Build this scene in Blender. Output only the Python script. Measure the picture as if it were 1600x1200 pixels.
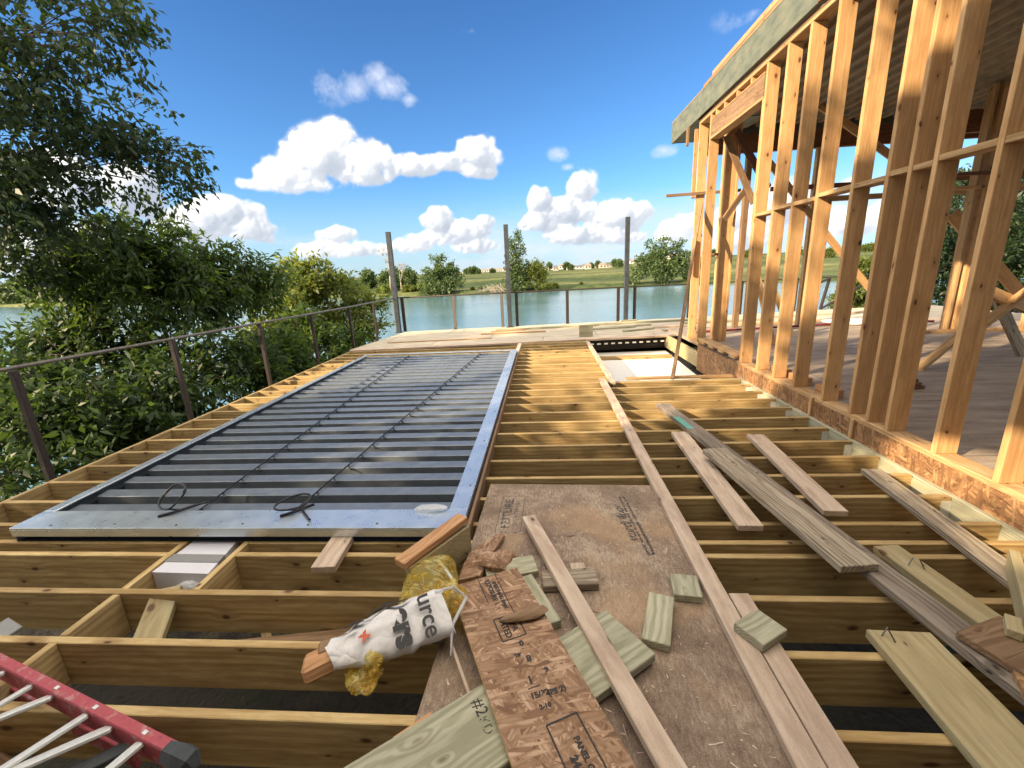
import bpy, bmesh, math, random
import numpy as np
from mathutils import Vector, Matrix, Euler
R=math.radians
rng=random.Random(7)
for o in list(bpy.data.objects): bpy.data.objects.remove(o)
S=bpy.context.scene
COL=S.collection
# ---------------------------------------------------------------- camera
cam=bpy.data.cameras.new('camera'); camo=bpy.data.objects.new('camera',cam); COL.objects.link(camo)
rt=Vector((0.99668427,0.06731691,-0.04570438)); up=Vector((0.02688555,0.25769553,0.96585205)); fw=Vector((-0.07679599,0.96387834,-0.25503123))
camo.matrix_world=Matrix(((rt.x,up.x,-fw.x,0),(rt.y,up.y,-fw.y,0),(rt.z,up.z,-fw.z,1.52),(0,0,0,1)))
cam.sensor_width=36; cam.lens=15.17; cam.clip_start=.05; cam.clip_end=30000
S.camera=camo
# ---------------------------------------------------------------- light
SUN_EL=25.0; SDX,SDY=.848,.53
sd=Vector((SDX*math.cos(R(SUN_EL)),SDY*math.cos(R(SUN_EL)),-math.sin(R(SUN_EL))))
sl=bpy.data.lights.new('sun','SUN'); sl.energy=4.0; sl.angle=R(.6); sl.color=(1,.79,.52)
so=bpy.data.objects.new('sun',sl); COL.objects.link(so); so.rotation_euler=sd.to_track_quat('-Z','Y').to_euler()
S.view_settings.view_transform='Standard'; S.view_settings.look='None'; S.view_settings.gamma=1
S.view_settings.exposure=1.5
S.cycles.max_bounces=8; S.cycles.transparent_max_bounces=12

class NT:
    def __init__(s,nt): s.nt=nt; s.nt.nodes.clear()
    def n(s,t,ins=None,**kw):
        nd=s.nt.nodes.new(t)
        for k,v in kw.items(): setattr(nd,k,v)
        if ins:
            for k,v in ins.items():
                sk=nd.inputs[k]
                if hasattr(v,'is_output') : s.nt.links.new(v,sk)
                else: sk.default_value=v
        return nd
    def m(s,op,a,b=0.0,c=0.0,clamp=False):
        nd=s.n('ShaderNodeMath',{0:a,1:b,2:c},operation=op); nd.use_clamp=clamp; return nd.outputs[0]
    def v(s,op,a,b=(0,0,0)):
        nd=s.n('ShaderNodeVectorMath',{0:a,1:b},operation=op)
        return nd.outputs['Value'] if op in('LENGTH','DOT_PRODUCT','DISTANCE') else nd.outputs[0]
    def mix(s,f,a,b,bt='MIX'):
        nd=s.n('ShaderNodeMix',data_type='RGBA',blend_type=bt)
        for k,v in ((0,f),(6,a),(7,b)):
            if hasattr(v,'is_output'): s.nt.links.new(v,nd.inputs[k])
            else: nd.inputs[k].default_value=v if k==0 or len(v)==4 else (*v,1)
        return nd.outputs[2]
    def ramp(s,f,stops,interp='LINEAR'):
        nd=s.n('ShaderNodeValToRGB',{0:f}); cr=nd.color_ramp; cr.interpolation=interp
        while len(cr.elements)>1: cr.elements.remove(cr.elements[-1])
        for i,(p,c) in enumerate(stops):
            e=cr.elements[0] if i==0 else cr.elements.new(p)
            e.position=p; e.color=c if len(c)==4 else (*c,1)
        return nd.outputs[0]
    def sstep(s,x,a,b):
        nd=s.n('ShaderNodeMapRange',{0:x,1:a,2:b,3:0.0,4:1.0},interpolation_type='SMOOTHSTEP'); return nd.outputs[0]
    def noise(s,vec,scale,detail=4,rough=.55,dist=0.0,out=0):
        return s.n('ShaderNodeTexNoise',{'Vector':vec,'Scale':scale,'Detail':detail,'Roughness':rough,'Distortion':dist}).outputs[out]
# ---------------------------------------------------------------- world: Nishita sky with cumulus clouds
W=bpy.data.worlds.new('World'); S.world=W; W.use_nodes=True
w=NT(W.node_tree)
sky=w.n('ShaderNodeTexSky',sky_type='NISHITA'); sky.sun_disc=False; sky.sun_elevation=R(SUN_EL); sky.sun_rotation=math.atan2(-SDX,-SDY)
sky.air_density=1.0; sky.dust_density=.35; sky.ozone_density=2.6
CL=[(-0.504,0.192,0.064,0.03),(-0.442,0.227,0.066,0.048),(-0.411,0.261,0.026,0.026),(-0.348,0.211,0.09,0.039),(-0.252,0.208,0.066,0.032),(-0.193,0.211,0.04,0.025),(-0.131,0.229,0.051,0.036),(-0.133,0.197,0.041,0.024),(-0.562,0.172,0.033,0.011),(-0.473,0.177,0.047,0.016),(-0.607,0.123,0.075,0.033),(-0.645,0.106,0.062,0.032),(-0.575,0.095,0.056,0.028),(-0.678,0.084,0.059,0.032),(-0.427,0.085,0.044,0.022),(-0.467,0.058,0.056,0.019),(-0.394,0.05,0.065,0.02),(-0.216,0.1,0.039,0.031),(-0.176,0.075,0.07,0.029),(-0.119,0.093,0.02,0.016),(-0.274,0.059,0.069,0.023),(-0.143,0.044,0.071,0.021),(-0.005,0.138,0.034,0.034),(0.083,0.162,0.032,0.029),(0.049,0.117,0.068,0.035),(0.156,0.104,0.065,0.035),(-0.007,0.092,0.055,0.028),(0.075,0.063,0.081,0.031),(0.195,0.113,0.032,0.02),(0.157,0.059,0.066,0.023),(0.26,0.065,0.031,0.025),(0.291,0.075,0.036,0.027),(0.379,0.074,0.044,0.035),(0.473,0.093,0.058,0.044),(0.572,0.051,0.043,0.032),(0.404,0.042,0.064,0.03),(0.582,0.111,0.025,0.014),(-0.745,0.144,0.044,0.058),(-0.829,0.148,0.07,0.045),(-0.904,0.054,0.041,0.036),(-0.812,0.053,0.066,0.04),(0.646,0.063,0.045,0.049),(0.735,0.123,0.025,0.034)]
CT=[(-0.373,0.339,0.046,0.019),(-0.293,0.347,0.045,0.019),(-0.316,0.363,0.02,0.015),(-0.258,0.328,0.02,0.01),(-0.128,0.43,0.03,0.013),(0.249,0.214,0.02,0.009),(0.041,0.224,0.015,0.009),(0.394,0.394,0.035,0.014),(0.06,0.2,0.012,0.006)]
# the clouds are computed here as heaps of puffs on an azimuth / elevation grid, then lit from the sun's side
def cloudmap():
    rs=np.random.RandomState(12); A0,A1,E0,E1=-1.15,1.15,-.02,.50; st=.00135
    nx=int((A1-A0)/st); ny=int((E1-E0)/st)
    X,Y=np.meshgrid(A0+(np.arange(nx)+.5)*st,E0+(np.arange(ny)+.5)*st)
    def fbm(beta,seed,sx=1.0,sy=1.0):
        r=np.random.RandomState(seed); f=np.fft.rfft2(r.normal(size=(ny,nx)))
        ky=np.fft.fftfreq(ny)[:,None]*sy; kx=np.fft.rfftfreq(nx)[None,:]*sx; k=np.sqrt(kx*kx+ky*ky); k[0,0]=1
        f=f/np.maximum(k,.002)**beta; f[0,0]=0; o=np.fft.irfft2(f,s=(ny,nx)); return o/o.std()
    def blur(a,n):
        f=np.fft.rfft2(a); ky=np.fft.fftfreq(ny)[:,None]; kx=np.fft.rfftfreq(nx)[None,:]
        return np.fft.irfft2(f*np.exp(-2*(math.pi*n)**2*(kx*kx+ky*ky)),s=(ny,nx))
    H=np.full((ny,nx),-1.0)
    for a,e,ra,re in CL:
        ra*=.93; re*=.88; base=e-re*.75
        puffs=[(a,e,re*.75)]
        for i in range(330):
            g=rs.uniform(0,1)**.6; t=rs.uniform(0,2*math.pi)
            pa=a+ra*g*math.cos(t); pe=e+re*g*math.sin(t)
            if pe<base: pe=base+rs.uniform(0,.16)*re
            h=(pe-base)/(re*1.75)
            pr=re*(.06+.34*rs.uniform(0,1)**1.8)*(1.15-.6*g)
            puffs.append((pa,pe,max(pr,.0022)))
        for pa,pe,pr in puffs:
            i0=max(0,int((pa-pr-A0)/st)); i1=min(nx,int((pa+pr-A0)/st)+2); j0=max(0,int((pe-pr-E0)/st)); j1=min(ny,int((pe+pr-E0)/st)+2)
            if i1<=i0 or j1<=j0: continue
            d=1-((X[j0:j1,i0:i1]-pa)**2+(Y[j0:j1,i0:i1]-pe)**2)/(pr*pr)
            z0=re*.9*(1-min(1,(((pa-a)/ra)**2+((pe-e)/re)**2)))
            h=np.where(d>0,z0+pr*np.sqrt(np.maximum(d,0)),-1)
            H[j0:j1,i0:i1]=np.maximum(H[j0:j1,i0:i1],h)
    n1=fbm(1.7,3); n2=fbm(1.35,4); wa=fbm(1.7,21)*4.5+fbm(1.15,22)*1.5; wb=fbm(1.7,23)*3.6+fbm(1.15,24)*1.3
    jj,ii=np.mgrid[0:ny,0:nx]; jj=np.clip(jj+wb,0,ny-1).astype(int); ii=np.clip(ii+wa,0,nx-1).astype(int); H=H[jj,ii]
    mask=(H>-.5).astype(float)
    Hs=blur(np.maximum(H,0),1.5)+(.0016*n1+.0008*n2)*mask
    al=blur(mask,3.2)+(.24*n1+.10*n2)*np.clip(blur(mask,9)*4,0,1)*(1-blur(mask,3.5))*2
    al=np.clip((al-.20)/.72,0,1); al=al*al*(3-2*al)*np.clip(blur(mask,7)*6,0,1)
    gy,gx=np.gradient(Hs,st); n_=np.sqrt(1+gx*gx+gy*gy)
    L=np.array([-.55,.55,.62]); lam=np.clip((-gx*L[0]-gy*L[1]+L[2])/n_,0,1)
    soft=np.clip(blur(lam*mask,1.0)/np.maximum(blur(mask,1.0),.05),0,1)
    # self shade: thickness above toward the light
    thick=np.zeros_like(H); 
    for k in range(1,9):
        thick+=np.roll(np.roll(mask*np.maximum(Hs,0),-int(k*3),0),int(k*2),1)
    thick=blur(thick,3)/8
    lit=.44+.52*soft-6*thick+.10*n1+.07*n2
    lit=np.clip(lit,0,1)
    # thin torn clouds
    th=np.full((ny,nx),-9.0)
    for a,e,ra,re in CT: th=np.maximum(th,1-np.sqrt(((X-a)/ra)**2+((Y-e)/re)**2))
    tn=np.clip((th*.8-.12+.62*n1+.26*n2)/1.5,0,1)*np.clip(th+1.3,0,1)*.8
    band=np.clip((fbm(1.5,9,2.4,.8)*.5+.45),0,1)*np.clip((.15-Y)/.11,0,1)*.95*(Y>-.02)
    return np.stack([al,lit,tn,np.clip(band,0,1)],-1).astype(np.float32),nx,ny,(A0,A1,E0,E1)
cmap,cnx,cny,(A0,A1,E0,E1)=cloudmap()
img=bpy.data.images.new('cloud_field',cnx,cny,alpha=True,float_buffer=True,is_data=True); img.alpha_mode='CHANNEL_PACKED'
img.pixels.foreach_set(cmap.ravel()); img.update(); img.pack()
tc=w.n('ShaderNodeTexCoord').outputs['Generated']
sx=w.n('ShaderNodeSeparateXYZ',{0:tc})
az=w.m('ARCTAN2',sx.outputs[0],sx.outputs[1]); el=w.m('ARCSINE',sx.outputs[2])
uu=w.m('MULTIPLY',w.m('SUBTRACT',az,A0),1/(A1-A0)); vv=w.m('MULTIPLY',w.m('SUBTRACT',el,E0),1/(E1-E0))
ti=w.n('ShaderNodeTexImage',{0:w.n('ShaderNodeCombineXYZ',{0:uu,1:vv,2:0.0}).outputs[0]},image=img,interpolation='Cubic',extension='CLIP')
tsp=w.n('ShaderNodeSeparateColor',{0:ti.outputs[0]})
alpha=tsp.outputs[0]; lit=tsp.outputs[1]; at=tsp.outputs[2]; bandm=ti.outputs[1]
ccol=w.ramp(lit,[(0,(1.7,1.9,2.25)),(.35,(2.45,2.6,2.85)),(.65,(3.7,3.7,3.65)),(1,(5.2,5.0,4.7))])
# deepen the blue toward the zenith like a clear late-afternoon sky
skyc=w.mix(1.0,sky.outputs[0],w.mix(w.sstep(el,.12,.75),(.30,.49,.66),(.19,.36,.56)),'MULTIPLY')
c0=w.mix(w.m('MULTIPLY',w.m('SUBTRACT',1.0,w.sstep(el,-.02,.20)),.62),skyc,(2.05,2.5,3.05))
c1=w.mix(bandm,c0,(2.7,2.9,3.2))
c2=w.mix(at,c1,(2.9,3.1,3.6))
c3=w.mix(alpha,c2,ccol)
# unseen bright cloud cover added behind and above the photographer to fill the shade
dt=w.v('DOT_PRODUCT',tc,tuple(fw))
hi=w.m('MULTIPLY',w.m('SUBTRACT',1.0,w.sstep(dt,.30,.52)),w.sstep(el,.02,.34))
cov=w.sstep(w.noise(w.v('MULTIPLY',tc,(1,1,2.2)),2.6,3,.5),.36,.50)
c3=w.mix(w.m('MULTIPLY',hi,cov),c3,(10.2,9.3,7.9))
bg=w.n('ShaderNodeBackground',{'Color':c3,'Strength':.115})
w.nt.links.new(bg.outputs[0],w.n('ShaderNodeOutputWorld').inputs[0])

# ================================================================ materials
def newmat(name):
    m=bpy.data.materials.new(name); m.use_nodes=True; return m,NT(m.node_tree)
def finish(t,base,rough=.6,metal=0.0,bump=None,bs=.3,bd=.002,spec=.4,extra=None):
    ins={'Base Color':base,'Roughness':rough,'Metallic':metal,'Specular IOR Level':spec}
    if bump is not None:
        ins['Normal']=t.n('ShaderNodeBump',{'Height':bump,'Strength':bs,'Distance':bd}).outputs[0]
    if extra: ins.update(extra)
    p=t.n('ShaderNodeBsdfPrincipled',ins)
    t.nt.links.new(p.outputs[0],t.n('ShaderNodeOutputMaterial').inputs[0]); return p
def wood(name,light,dark,ring=60,rc=.30,knots=.9,stain=None,stain_amt=.5,rough=.72,spec=.25,knotcol=(.09,.04,.02),specks=0.0,cracks=0.0,spread=.16):
    m,t=newmat(name)
    oc=t.n('ShaderNodeTexCoord').outputs['Object']; rnd=t.n('ShaderNodeObjectInfo').outputs['Random']
    off=t.v('SCALE',(7.3,1.1,.37)); off.node.inputs['Scale'].default_value=1; t.nt.links.new(rnd,off.node.inputs['Scale'])
    p=t.v('ADD',oc,off)
    warp=t.v('MULTIPLY',t.v('SUBTRACT',t.noise(t.v('MULTIPLY',p,(1.1,4,4)),1.6,3,.5,0,1),(.5,.5,.5)),(0,.09,.09))
    q=t.v('ADD',p,warp)
    # knots
    sq=t.n('ShaderNodeSeparateXYZ',{0:q}); kq=t.n('ShaderNodeCombineXYZ',{0:sq.outputs[0],1:t.m('MULTIPLY',t.m('ADD',sq.outputs[1],sq.outputs[2]),2.0),2:0.0}).outputs[0]
    kv=t.n('ShaderNodeTexVoronoi',{'Vector':kq,'Scale':3.0,'Randomness':1.0},voronoi_dimensions='2D')
    kc=t.n('ShaderNodeSeparateColor',{0:kv.outputs['Color']})
    kd=t.m('ADD',t.m('MULTIPLY',kv.outputs['Distance'],t.m('ADD',.55,t.m('MULTIPLY',kc.outputs[1],1.6))),t.m('MULTIPLY',t.m('GREATER_THAN',kc.outputs[0],.62),1.0))
    kn=t.m('SUBTRACT',1.0,t.sstep(kd,.025,.075)); halo=t.m('SUBTRACT',1.0,t.sstep(kd,.05,.26))
    s=t.n('ShaderNodeSeparateXYZ',{0:q})
    cy=t.m('ADD',s.outputs[1],t.m('MULTIPLY',halo,.03)); cz=s.outputs[2]
    yy=t.m('SUBTRACT',t.m('FRACT',t.m('MULTIPLY',t.m('ADD',rnd,.13),5.7)),.5)
    rr=t.m('SQRT',t.m('ADD',t.m('POWER',t.m('ADD',oc_y(t,oc),t.m('MULTIPLY',yy,.12)),2.0),t.m('POWER',t.m('ADD',oc_z(t,oc),t.m('ADD',.05,t.m('MULTIPLY',rnd,.06))),2.0)))
    rr=t.m('ADD',rr,t.m('MULTIPLY',t.m('SUBTRACT',t.noise(t.v('MULTIPLY',p,(.9,3.5,3.5)),2.0,4,.5),.5),.07))
    rr=t.m('ADD',rr,t.m('MULTIPLY',halo,.016))
    rings=t.m('SINE',t.m('MULTIPLY',rr,float(ring)*6.28))
    rings=t.sstep(rings,-.8,1.0)
    fine=t.noise(t.v('MULTIPLY',p,(3.5,110,110)),1.0,4,.6)
    blot=t.noise(t.v('MULTIPLY',p,(1.0,5,5)),1.4,4,.6)
    streak=t.noise(t.v('MULTIPLY',t.v('ADD',q,(0,0,0)),(1.1,34,34)),1.0,6,.68)
    streak=t.sstep(streak,.36,.66)
    f=t.m('ADD',t.m('MULTIPLY',rings,float(rc)),t.m('ADD',t.m('ADD',t.m('MULTIPLY',fine,.30),t.m('MULTIPLY',streak,.34)),t.m('MULTIPLY',t.m('SUBTRACT',blot,.30),.70)),clamp=True)
    c=t.ramp(f,[(.12,light),(.85,dark)])
    v=t.m('ADD',1.0-spread/2,t.m('MULTIPLY',t.m('FRACT',t.m('MULTIPLY',rnd,17.3)),spread))
    vc=t.n('ShaderNodeCombineXYZ',{0:v,1:v,2:v}).outputs[0]
    c=t.mix(1.0,c,vc,'MULTIPLY')
    if stain:
        sm=t.sstep(t.noise(t.v('MULTIPLY',p,(2.0,6,6)),2.2,5,.65),.42,.72)
        c=t.mix(t.m('MULTIPLY',sm,stain_amt),c,stain)
    if specks:
        sp=t.sstep(t.noise(p,240.0,3,.7),.60,.72); c=t.mix(t.m('MULTIPLY',sp,specks),c,(.06,.045,.035))
    if cracks:
        ck=t.sstep(t.noise(t.v('MULTIPLY',p,(1.2,60,60)),1.0,3,.6),.62,.7); c=t.mix(t.m('MULTIPLY',ck,cracks),c,(.03,.025,.02))
    c=t.mix(t.m('MULTIPLY',kn,knots),c,knotcol)
    c=t.mix(t.m('MULTIPLY',t.m('SUBTRACT',halo,kn,clamp=True),.22*knots),c,knotcol)
    h=t.m('ADD',t.m('MULTIPLY',fine,.5),t.m('MULTIPLY',streak,.5))
    finish(t,c,rough,bump=h,bs=.35,bd=.0015,spec=spec)
    return m
def oc_y(t,oc): 
    return t.n('ShaderNodeSeparateXYZ',{0:oc}).outputs[1]
def oc_z(t,oc): 
    return t.n('ShaderNodeSeparateXYZ',{0:oc}).outputs[2]
M={}
M['joist']=wood('treated_joist',(.60,.455,.225),(.32,.205,.08),ring=30,rc=.24,knots=.95,stain=(.27,.165,.075),stain_amt=.5,spread=.34,specks=.25)
M['stud']=wood('stud_fir',(.65,.41,.20),(.44,.24,.10),ring=40,rc=.14,knots=1.0,knotcol=(.13,.05,.02),spread=.36,stain=(.40,.22,.09),stain_amt=.5,specks=.2)
M['plate']=wood('plate_wood',(.60,.40,.21),(.36,.21,.09),ring=60,knots=.7,specks=.3)
M['pale']=wood('pale_spruce',(.66,.53,.415),(.42,.31,.225),ring=45,rc=.16,knots=.95,specks=.8,stain=(.33,.23,.17),stain_amt=.6)
M['green']=wood('green_treated',(.50,.475,.35),(.28,.265,.175),ring=70,rc=.36,knots=.5,rough=.7,specks=.3)
M['treated']=wood('treated_plank',(.50,.41,.24),(.31,.24,.12),ring=45,rc=.2,knots=.9,stain=(.32,.30,.18),stain_amt=.5,specks=.6)
M['weather']=wood('weathered_grey',(.36,.305,.245),(.14,.11,.085),ring=60,knots=.95,knotcol=(.03,.02,.015),cracks=.8,stain=(.3,.22,.14),stain_amt=.35,specks=.4)
M['weathpale']=wood('weathered_pale',(.48,.405,.30),(.20,.155,.11),ring=55,knots=1.0,knotcol=(.035,.02,.015),cracks=.8,specks=.4)
M['brown']=wood('brown_board',(.34,.22,.13),(.17,.10,.055),ring=55,knots=.7,specks=.4,cracks=.5)
M['orange']=wood('reddish_offcut',(.62,.36,.19),(.40,.20,.09),ring=60,knots=.6)
M['darkbeam']=wood('dark_beam',(.26,.12,.06),(.13,.055,.03),ring=50,knots=.4)

def osb(name,cols,scale=1.0,edge=(.5,.36,.18)):
    m,t=newmat(name)
    oc=t.n('ShaderNodeTexCoord').outputs['Object']
    so_=t.n('ShaderNodeSeparateXYZ',{0:oc}); oc=t.n('ShaderNodeCombineXYZ',{0:so_.outputs[0],1:t.m('ADD',so_.outputs[1],so_.outputs[2]),2:0.0}).outputs[0]
    oc=t.v('ADD',oc,t.v('MULTIPLY',t.v('SUBTRACT',t.noise(oc,9*scale,2,.5,0,1),(.5,.5,.5)),(.03,.03,.03)))
    cur=None;hc=None
    for i,(ang,sx_,sy_) in enumerate(((80,15,75),(10,17,85),(125,13,65),(48,17,90),(165,14,80),(100,13,70))):
        mp=t.n('ShaderNodeMapping',{'Vector':oc,'Rotation':(0,0,R(ang))}).outputs[0]; mp=t.n('ShaderNodeMapping',{'Vector':mp,'Scale':(sx_*scale,sy_*scale,30*scale),'Location':(i*3.1,i*1.7,i)}).outputs[0]
        vo=t.n('ShaderNodeTexVoronoi',{'Vector':mp,'Scale':1.0,'Randomness':1.0})
        sp=t.n('ShaderNodeSeparateColor',{0:vo.outputs['Color']})
        col=t.ramp(sp.outputs[0],cols)
        edgef=t.sstep(vo.outputs['Distance'],.35,.62)
        col=t.mix(t.m('MULTIPLY',edgef,.45),col,(.16,.085,.035))
        if cur is None: cur=col;hc=sp.outputs[1]
        else:
            f=t.m('GREATER_THAN',sp.outputs[1],.60)
            cur=t.mix(f,cur,col); hc=t.m('ADD',t.m('MULTIPLY',hc,.6),t.m('MULTIPLY',sp.outputs[2],.4))
    fine=t.noise(oc,160.0*scale,3,.6)
    cur=t.mix(t.m('MULTIPLY',t.sstep(fine,.5,.75),.25),cur,(.1,.05,.02))
    finish(t,cur,.7,bump=hc,bs=.5,bd=.0015,spec=.3)
    return m
OC=[(0,(.15,.078,.045)),(.3,(.29,.165,.095)),(.6,(.37,.225,.135)),(.85,(.50,.335,.22)),(1,(.21,.11,.065))]
M['osb']=osb('osb_board',OC)
M['osbface']=osb('osb_rim',[(0,(.13,.06,.03)),(.4,(.30,.155,.07)),(.8,(.46,.27,.13)),(1,(.2,.09,.045))],.8)
m,t=newmat('osb_cut_edge'); oc=t.n('ShaderNodeTexCoord').outputs['Object']
finish(t,t.ramp(t.noise(oc,90,4,.6),[(.3,(.36,.22,.08)),(.7,(.68,.48,.22))]),.8); M['osbedge']=m
# subfloor panel
m,t=newmat('subfloor_panel'); oc=t.n('ShaderNodeTexCoord').outputs['Object']
n1=t.noise(oc,3.2,6,.7); n2=t.noise(t.v('MULTIPLY',oc,(30,90,30)),1.0,4,.6); n3=t.noise(oc,150,4,.8)
c=t.ramp(t.m('ADD',t.m('MULTIPLY',n1,.65),t.m('MULTIPLY',n2,.35)),[(.34,(.12,.082,.058)),(.5,(.235,.17,.125)),(.62,(.40,.315,.235))])
c=t.mix(t.sstep(t.noise(oc,2.0,3,.5),.5,.65),c,t.mix(.5,c,(.42,.27,.15)))
c=t.mix(t.m('MULTIPLY',t.sstep(n3,.52,.68),.65),c,(.07,.05,.035)); c=t.mix(t.m('MULTIPLY',t.sstep(t.noise(oc,210,2,.7),.58,.68),.6),c,(.50,.40,.29))
finish(t,c,.8,bump=n3,bs=.35,bd=.001,spec=.2); M['subfloor']=m
m,t=newmat('house_floor'); oc=t.n('ShaderNodeTexCoord').outputs['Object']
n1=t.noise(t.v('MULTIPLY',oc,(.7,3.5,1)),2.4,6,.65); n2=t.noise(oc,60,4,.7)
c=t.ramp(t.m('ADD',t.m('MULTIPLY',n1,.7),t.m('MULTIPLY',n2,.3)),[(.35,(.19,.145,.11)),(.5,(.30,.235,.18)),(.65,(.42,.34,.26))])
bt=t.n('ShaderNodeTexBrick',{'Vector':oc,'Scale':1.0,'Mortar Size':.004,'Brick Width':2.44,'Row Height':1.22}); c=t.mix(bt.outputs['Fac'],c,(.05,.04,.03))
finish(t,c,.75,bump=n1,bs=.3,bd=.01,spec=.3); M['floor']=m
m,t=newmat('far_deck_ply'); oc=t.n('ShaderNodeTexCoord').outputs['Object']
n1=t.noise(t.v('MULTIPLY',oc,(1,4,1)),2.0,6,.6); c=t.ramp(n1,[(.35,(.36,.30,.22)),(.65,(.52,.45,.34))])
bt=t.n('ShaderNodeTexBrick',{'Vector':oc,'Scale':1.0,'Mortar Size':.006,'Brick Width':2.44,'Row Height':1.22}); c=t.mix(bt.outputs['Fac'],c,(.06,.05,.04))
finish(t,c,.75,bump=n1,bs=.2,spec=.3); M['farply']=m
def metal(name,c0,c1,rough=.35,metallic=.9,sc=40,spots=0):
    m,t=newmat(name); oc=t.n('ShaderNodeTexCoord').outputs['Object']
    n=t.noise(oc,sc,4,.6); c=t.ramp(n,[(.35,c0),(.65,c1)])
    if spots: c=t.mix(t.m('MULTIPLY',t.sstep(t.noise(oc,120,3,.7),.62,.7),spots),c,(.2,.16,.12))
    rg=t.m('ADD',rough,t.m('MULTIPLY',t.m('SUBTRACT',t.noise(oc,9,4,.6),.5),.25))
    finish(t,c,rg,metallic,bump=n,bs=.05,spec=.5); return m
M['galv']=metal('galvanised_film',(.60,.67,.72),(.68,.74,.78),.30,.75,7,0)
M['louver']=metal('louver_grey',(.165,.19,.22),(.21,.235,.265),.34,.45,12,.12)
M['darksteel']=metal('dark_bronze',(.03,.022,.02),(.055,.038,.032),.55,.3)
M['railtop']=metal('weathered_rail',(.10,.085,.075),(.17,.15,.13),.5,.2)
M['pole']=metal('galvanised_pole',(.036,.043,.052),(.06,.068,.078),.5,.2,10)
M['blackrod']=metal('black_rod',(.02,.02,.022),(.035,.035,.04),.35,.5)
M['roofmetal']=metal('roof_underside',(.16,.115,.07),(.24,.18,.115),.6,.1,6)
M['alu']=metal('ladder_aluminium',(.62,.63,.62),(.74,.74,.72),.42,.35,30,.25)
def plain(name,c,rough=.6,var=.15,sc=30,**kw):
    m,t=newmat(name); oc=t.n('ShaderNodeTexCoord').outputs['Object']
    n=t.noise(oc,sc,5,.6); c=t.mix(n,tuple(x*(1-var) for x in c),tuple(min(1,x*(1+var)) for x in c))
    finish(t,c,rough,bump=n,bs=.1,**kw); return m
m,t=newmat('ladder_red'); oc=t.n('ShaderNodeTexCoord').outputs['Object']
n=t.noise(oc,18,6,.75); c=t.mix(t.noise(oc,60,4,.6),(.30,.045,.06),(.44,.10,.12)); c=t.mix(t.m('MULTIPLY',t.sstep(n,.52,.62),.55),c,(.42,.30,.28)); c=t.mix(t.m('MULTIPLY',t.sstep(t.noise(oc,33,5,.8),.60,.66),.8),c,(.08,.05,.05))
finish(t,c,.7,bump=n,bs=.2,spec=.3); M['red']=m
M['darkred']=plain('dark_red_hose',(.16,.02,.02),.6,.3,20)
M['white']=plain('white_panel',(.74,.72,.66),.5,.06,4)
m,t=newmat('white_printed_film'); oc=t.n('ShaderNodeTexCoord').outputs['Object']
r1=t.m('ABSOLUTE',t.m('SUBTRACT',t.noise(t.v('MULTIPLY',oc,(1,1.8,1)),4.5,2,.45,.5),.5)); n=t.noise(oc,60,4,.6)
c=t.mix(t.sstep(t.noise(oc,14,5,.7),.52,.72),(.68,.655,.65),(.52,.47,.43))
finish(t,c,.5,bump=t.m('ADD',r1,t.m('MULTIPLY',n,.02)),bs=.8,bd=.06,spec=.3); M['paper']=m
def inkmat(name,c,cov,sc):
    m,t=newmat(name); oc=t.n('ShaderNodeNewGeometry').outputs['Position']
    p=t.n('ShaderNodeBsdfPrincipled',{'Base Color':(*c,1),'Roughness':.75}); tr=t.n('ShaderNodeBsdfTransparent')
    f=t.sstep(t.noise(oc,sc,4,.7),cov-.08,cov+.1); mx=t.n('ShaderNodeMixShader',{0:f,1:tr.outputs[0],2:p.outputs[0]})
    t.nt.links.new(mx.outputs[0],t.n('ShaderNodeOutputMaterial').inputs[0]); return m
M['ink']=inkmat('black_ink',(.03,.027,.025),.40,120); M['inkgrey']=inkmat('faded_grey_ink',(.075,.068,.062),.50,70); M['inksolid']=plain('solid_black_ink',(.03,.028,.027),.5,.2,60)
M['rubber']=plain('black_rubber',(.05,.055,.06),.75,.4,50)
M['band']=plain('grey_band',(.22,.22,.22),.5,.2,20)
M['redprint']=plain('red_print',(.62,.12,.06),.5,.2,20)
M['teal']=plain('teal_paint',(.12,.34,.28),.7,.3,60)
M['black']=plain('black_void_board',(.018,.017,.016),.8,.3,20)
M['siding']=plain('pale_siding',(.30,.27,.23),.7,.1,6)
M['nail']=metal('nail_steel',(.10,.09,.08),(.18,.16,.14),.5,.7)
# fascia: green sheathing
m,t=newmat('green_sheathing'); oc=t.n('ShaderNodeTexCoord').outputs['Object']
n1=t.noise(t.v('MULTIPLY',oc,(2.2,6,5)),2.0,5,.6); c=t.ramp(n1,[(.30,(.085,.10,.08)),(.5,(.125,.14,.11)),(.72,(.18,.18,.13))])
finish(t,c,.7,bump=n1,bs=.3,bd=.01); M['greensheath']=m
# yellow translucent film
m,t=newmat('yellow_film'); oc=t.n('ShaderNodeTexCoord').outputs['Object']
rg1=t.m('ABSOLUTE',t.m('SUBTRACT',t.noise(t.v('MULTIPLY',oc,(1,2.2,1)),11,3,.55,.6),.5)); n=t.noise(oc,9,3,.5)
c=t.ramp(n,[(.38,(.92,.66,.06)),(.50,(.90,.82,.40)),(.60,(.92,.62,.14))])
p=t.n('ShaderNodeBsdfPrincipled',{'Base Color':c,'Roughness':.16,'Normal':t.n('ShaderNodeBump',{'Height':rg1,'Strength':1.0,'Distance':.06}).outputs[0]})
tl=t.n('ShaderNodeBsdfTranslucent',{'Color':(.9,.75,.25,1)}); tr=t.n('ShaderNodeBsdfTransparent',{'Color':(.98,.90,.55,1)})
m1=t.n('ShaderNodeMixShader',{0:.3,1:p.outputs[0],2:tl.outputs[0]})
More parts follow.
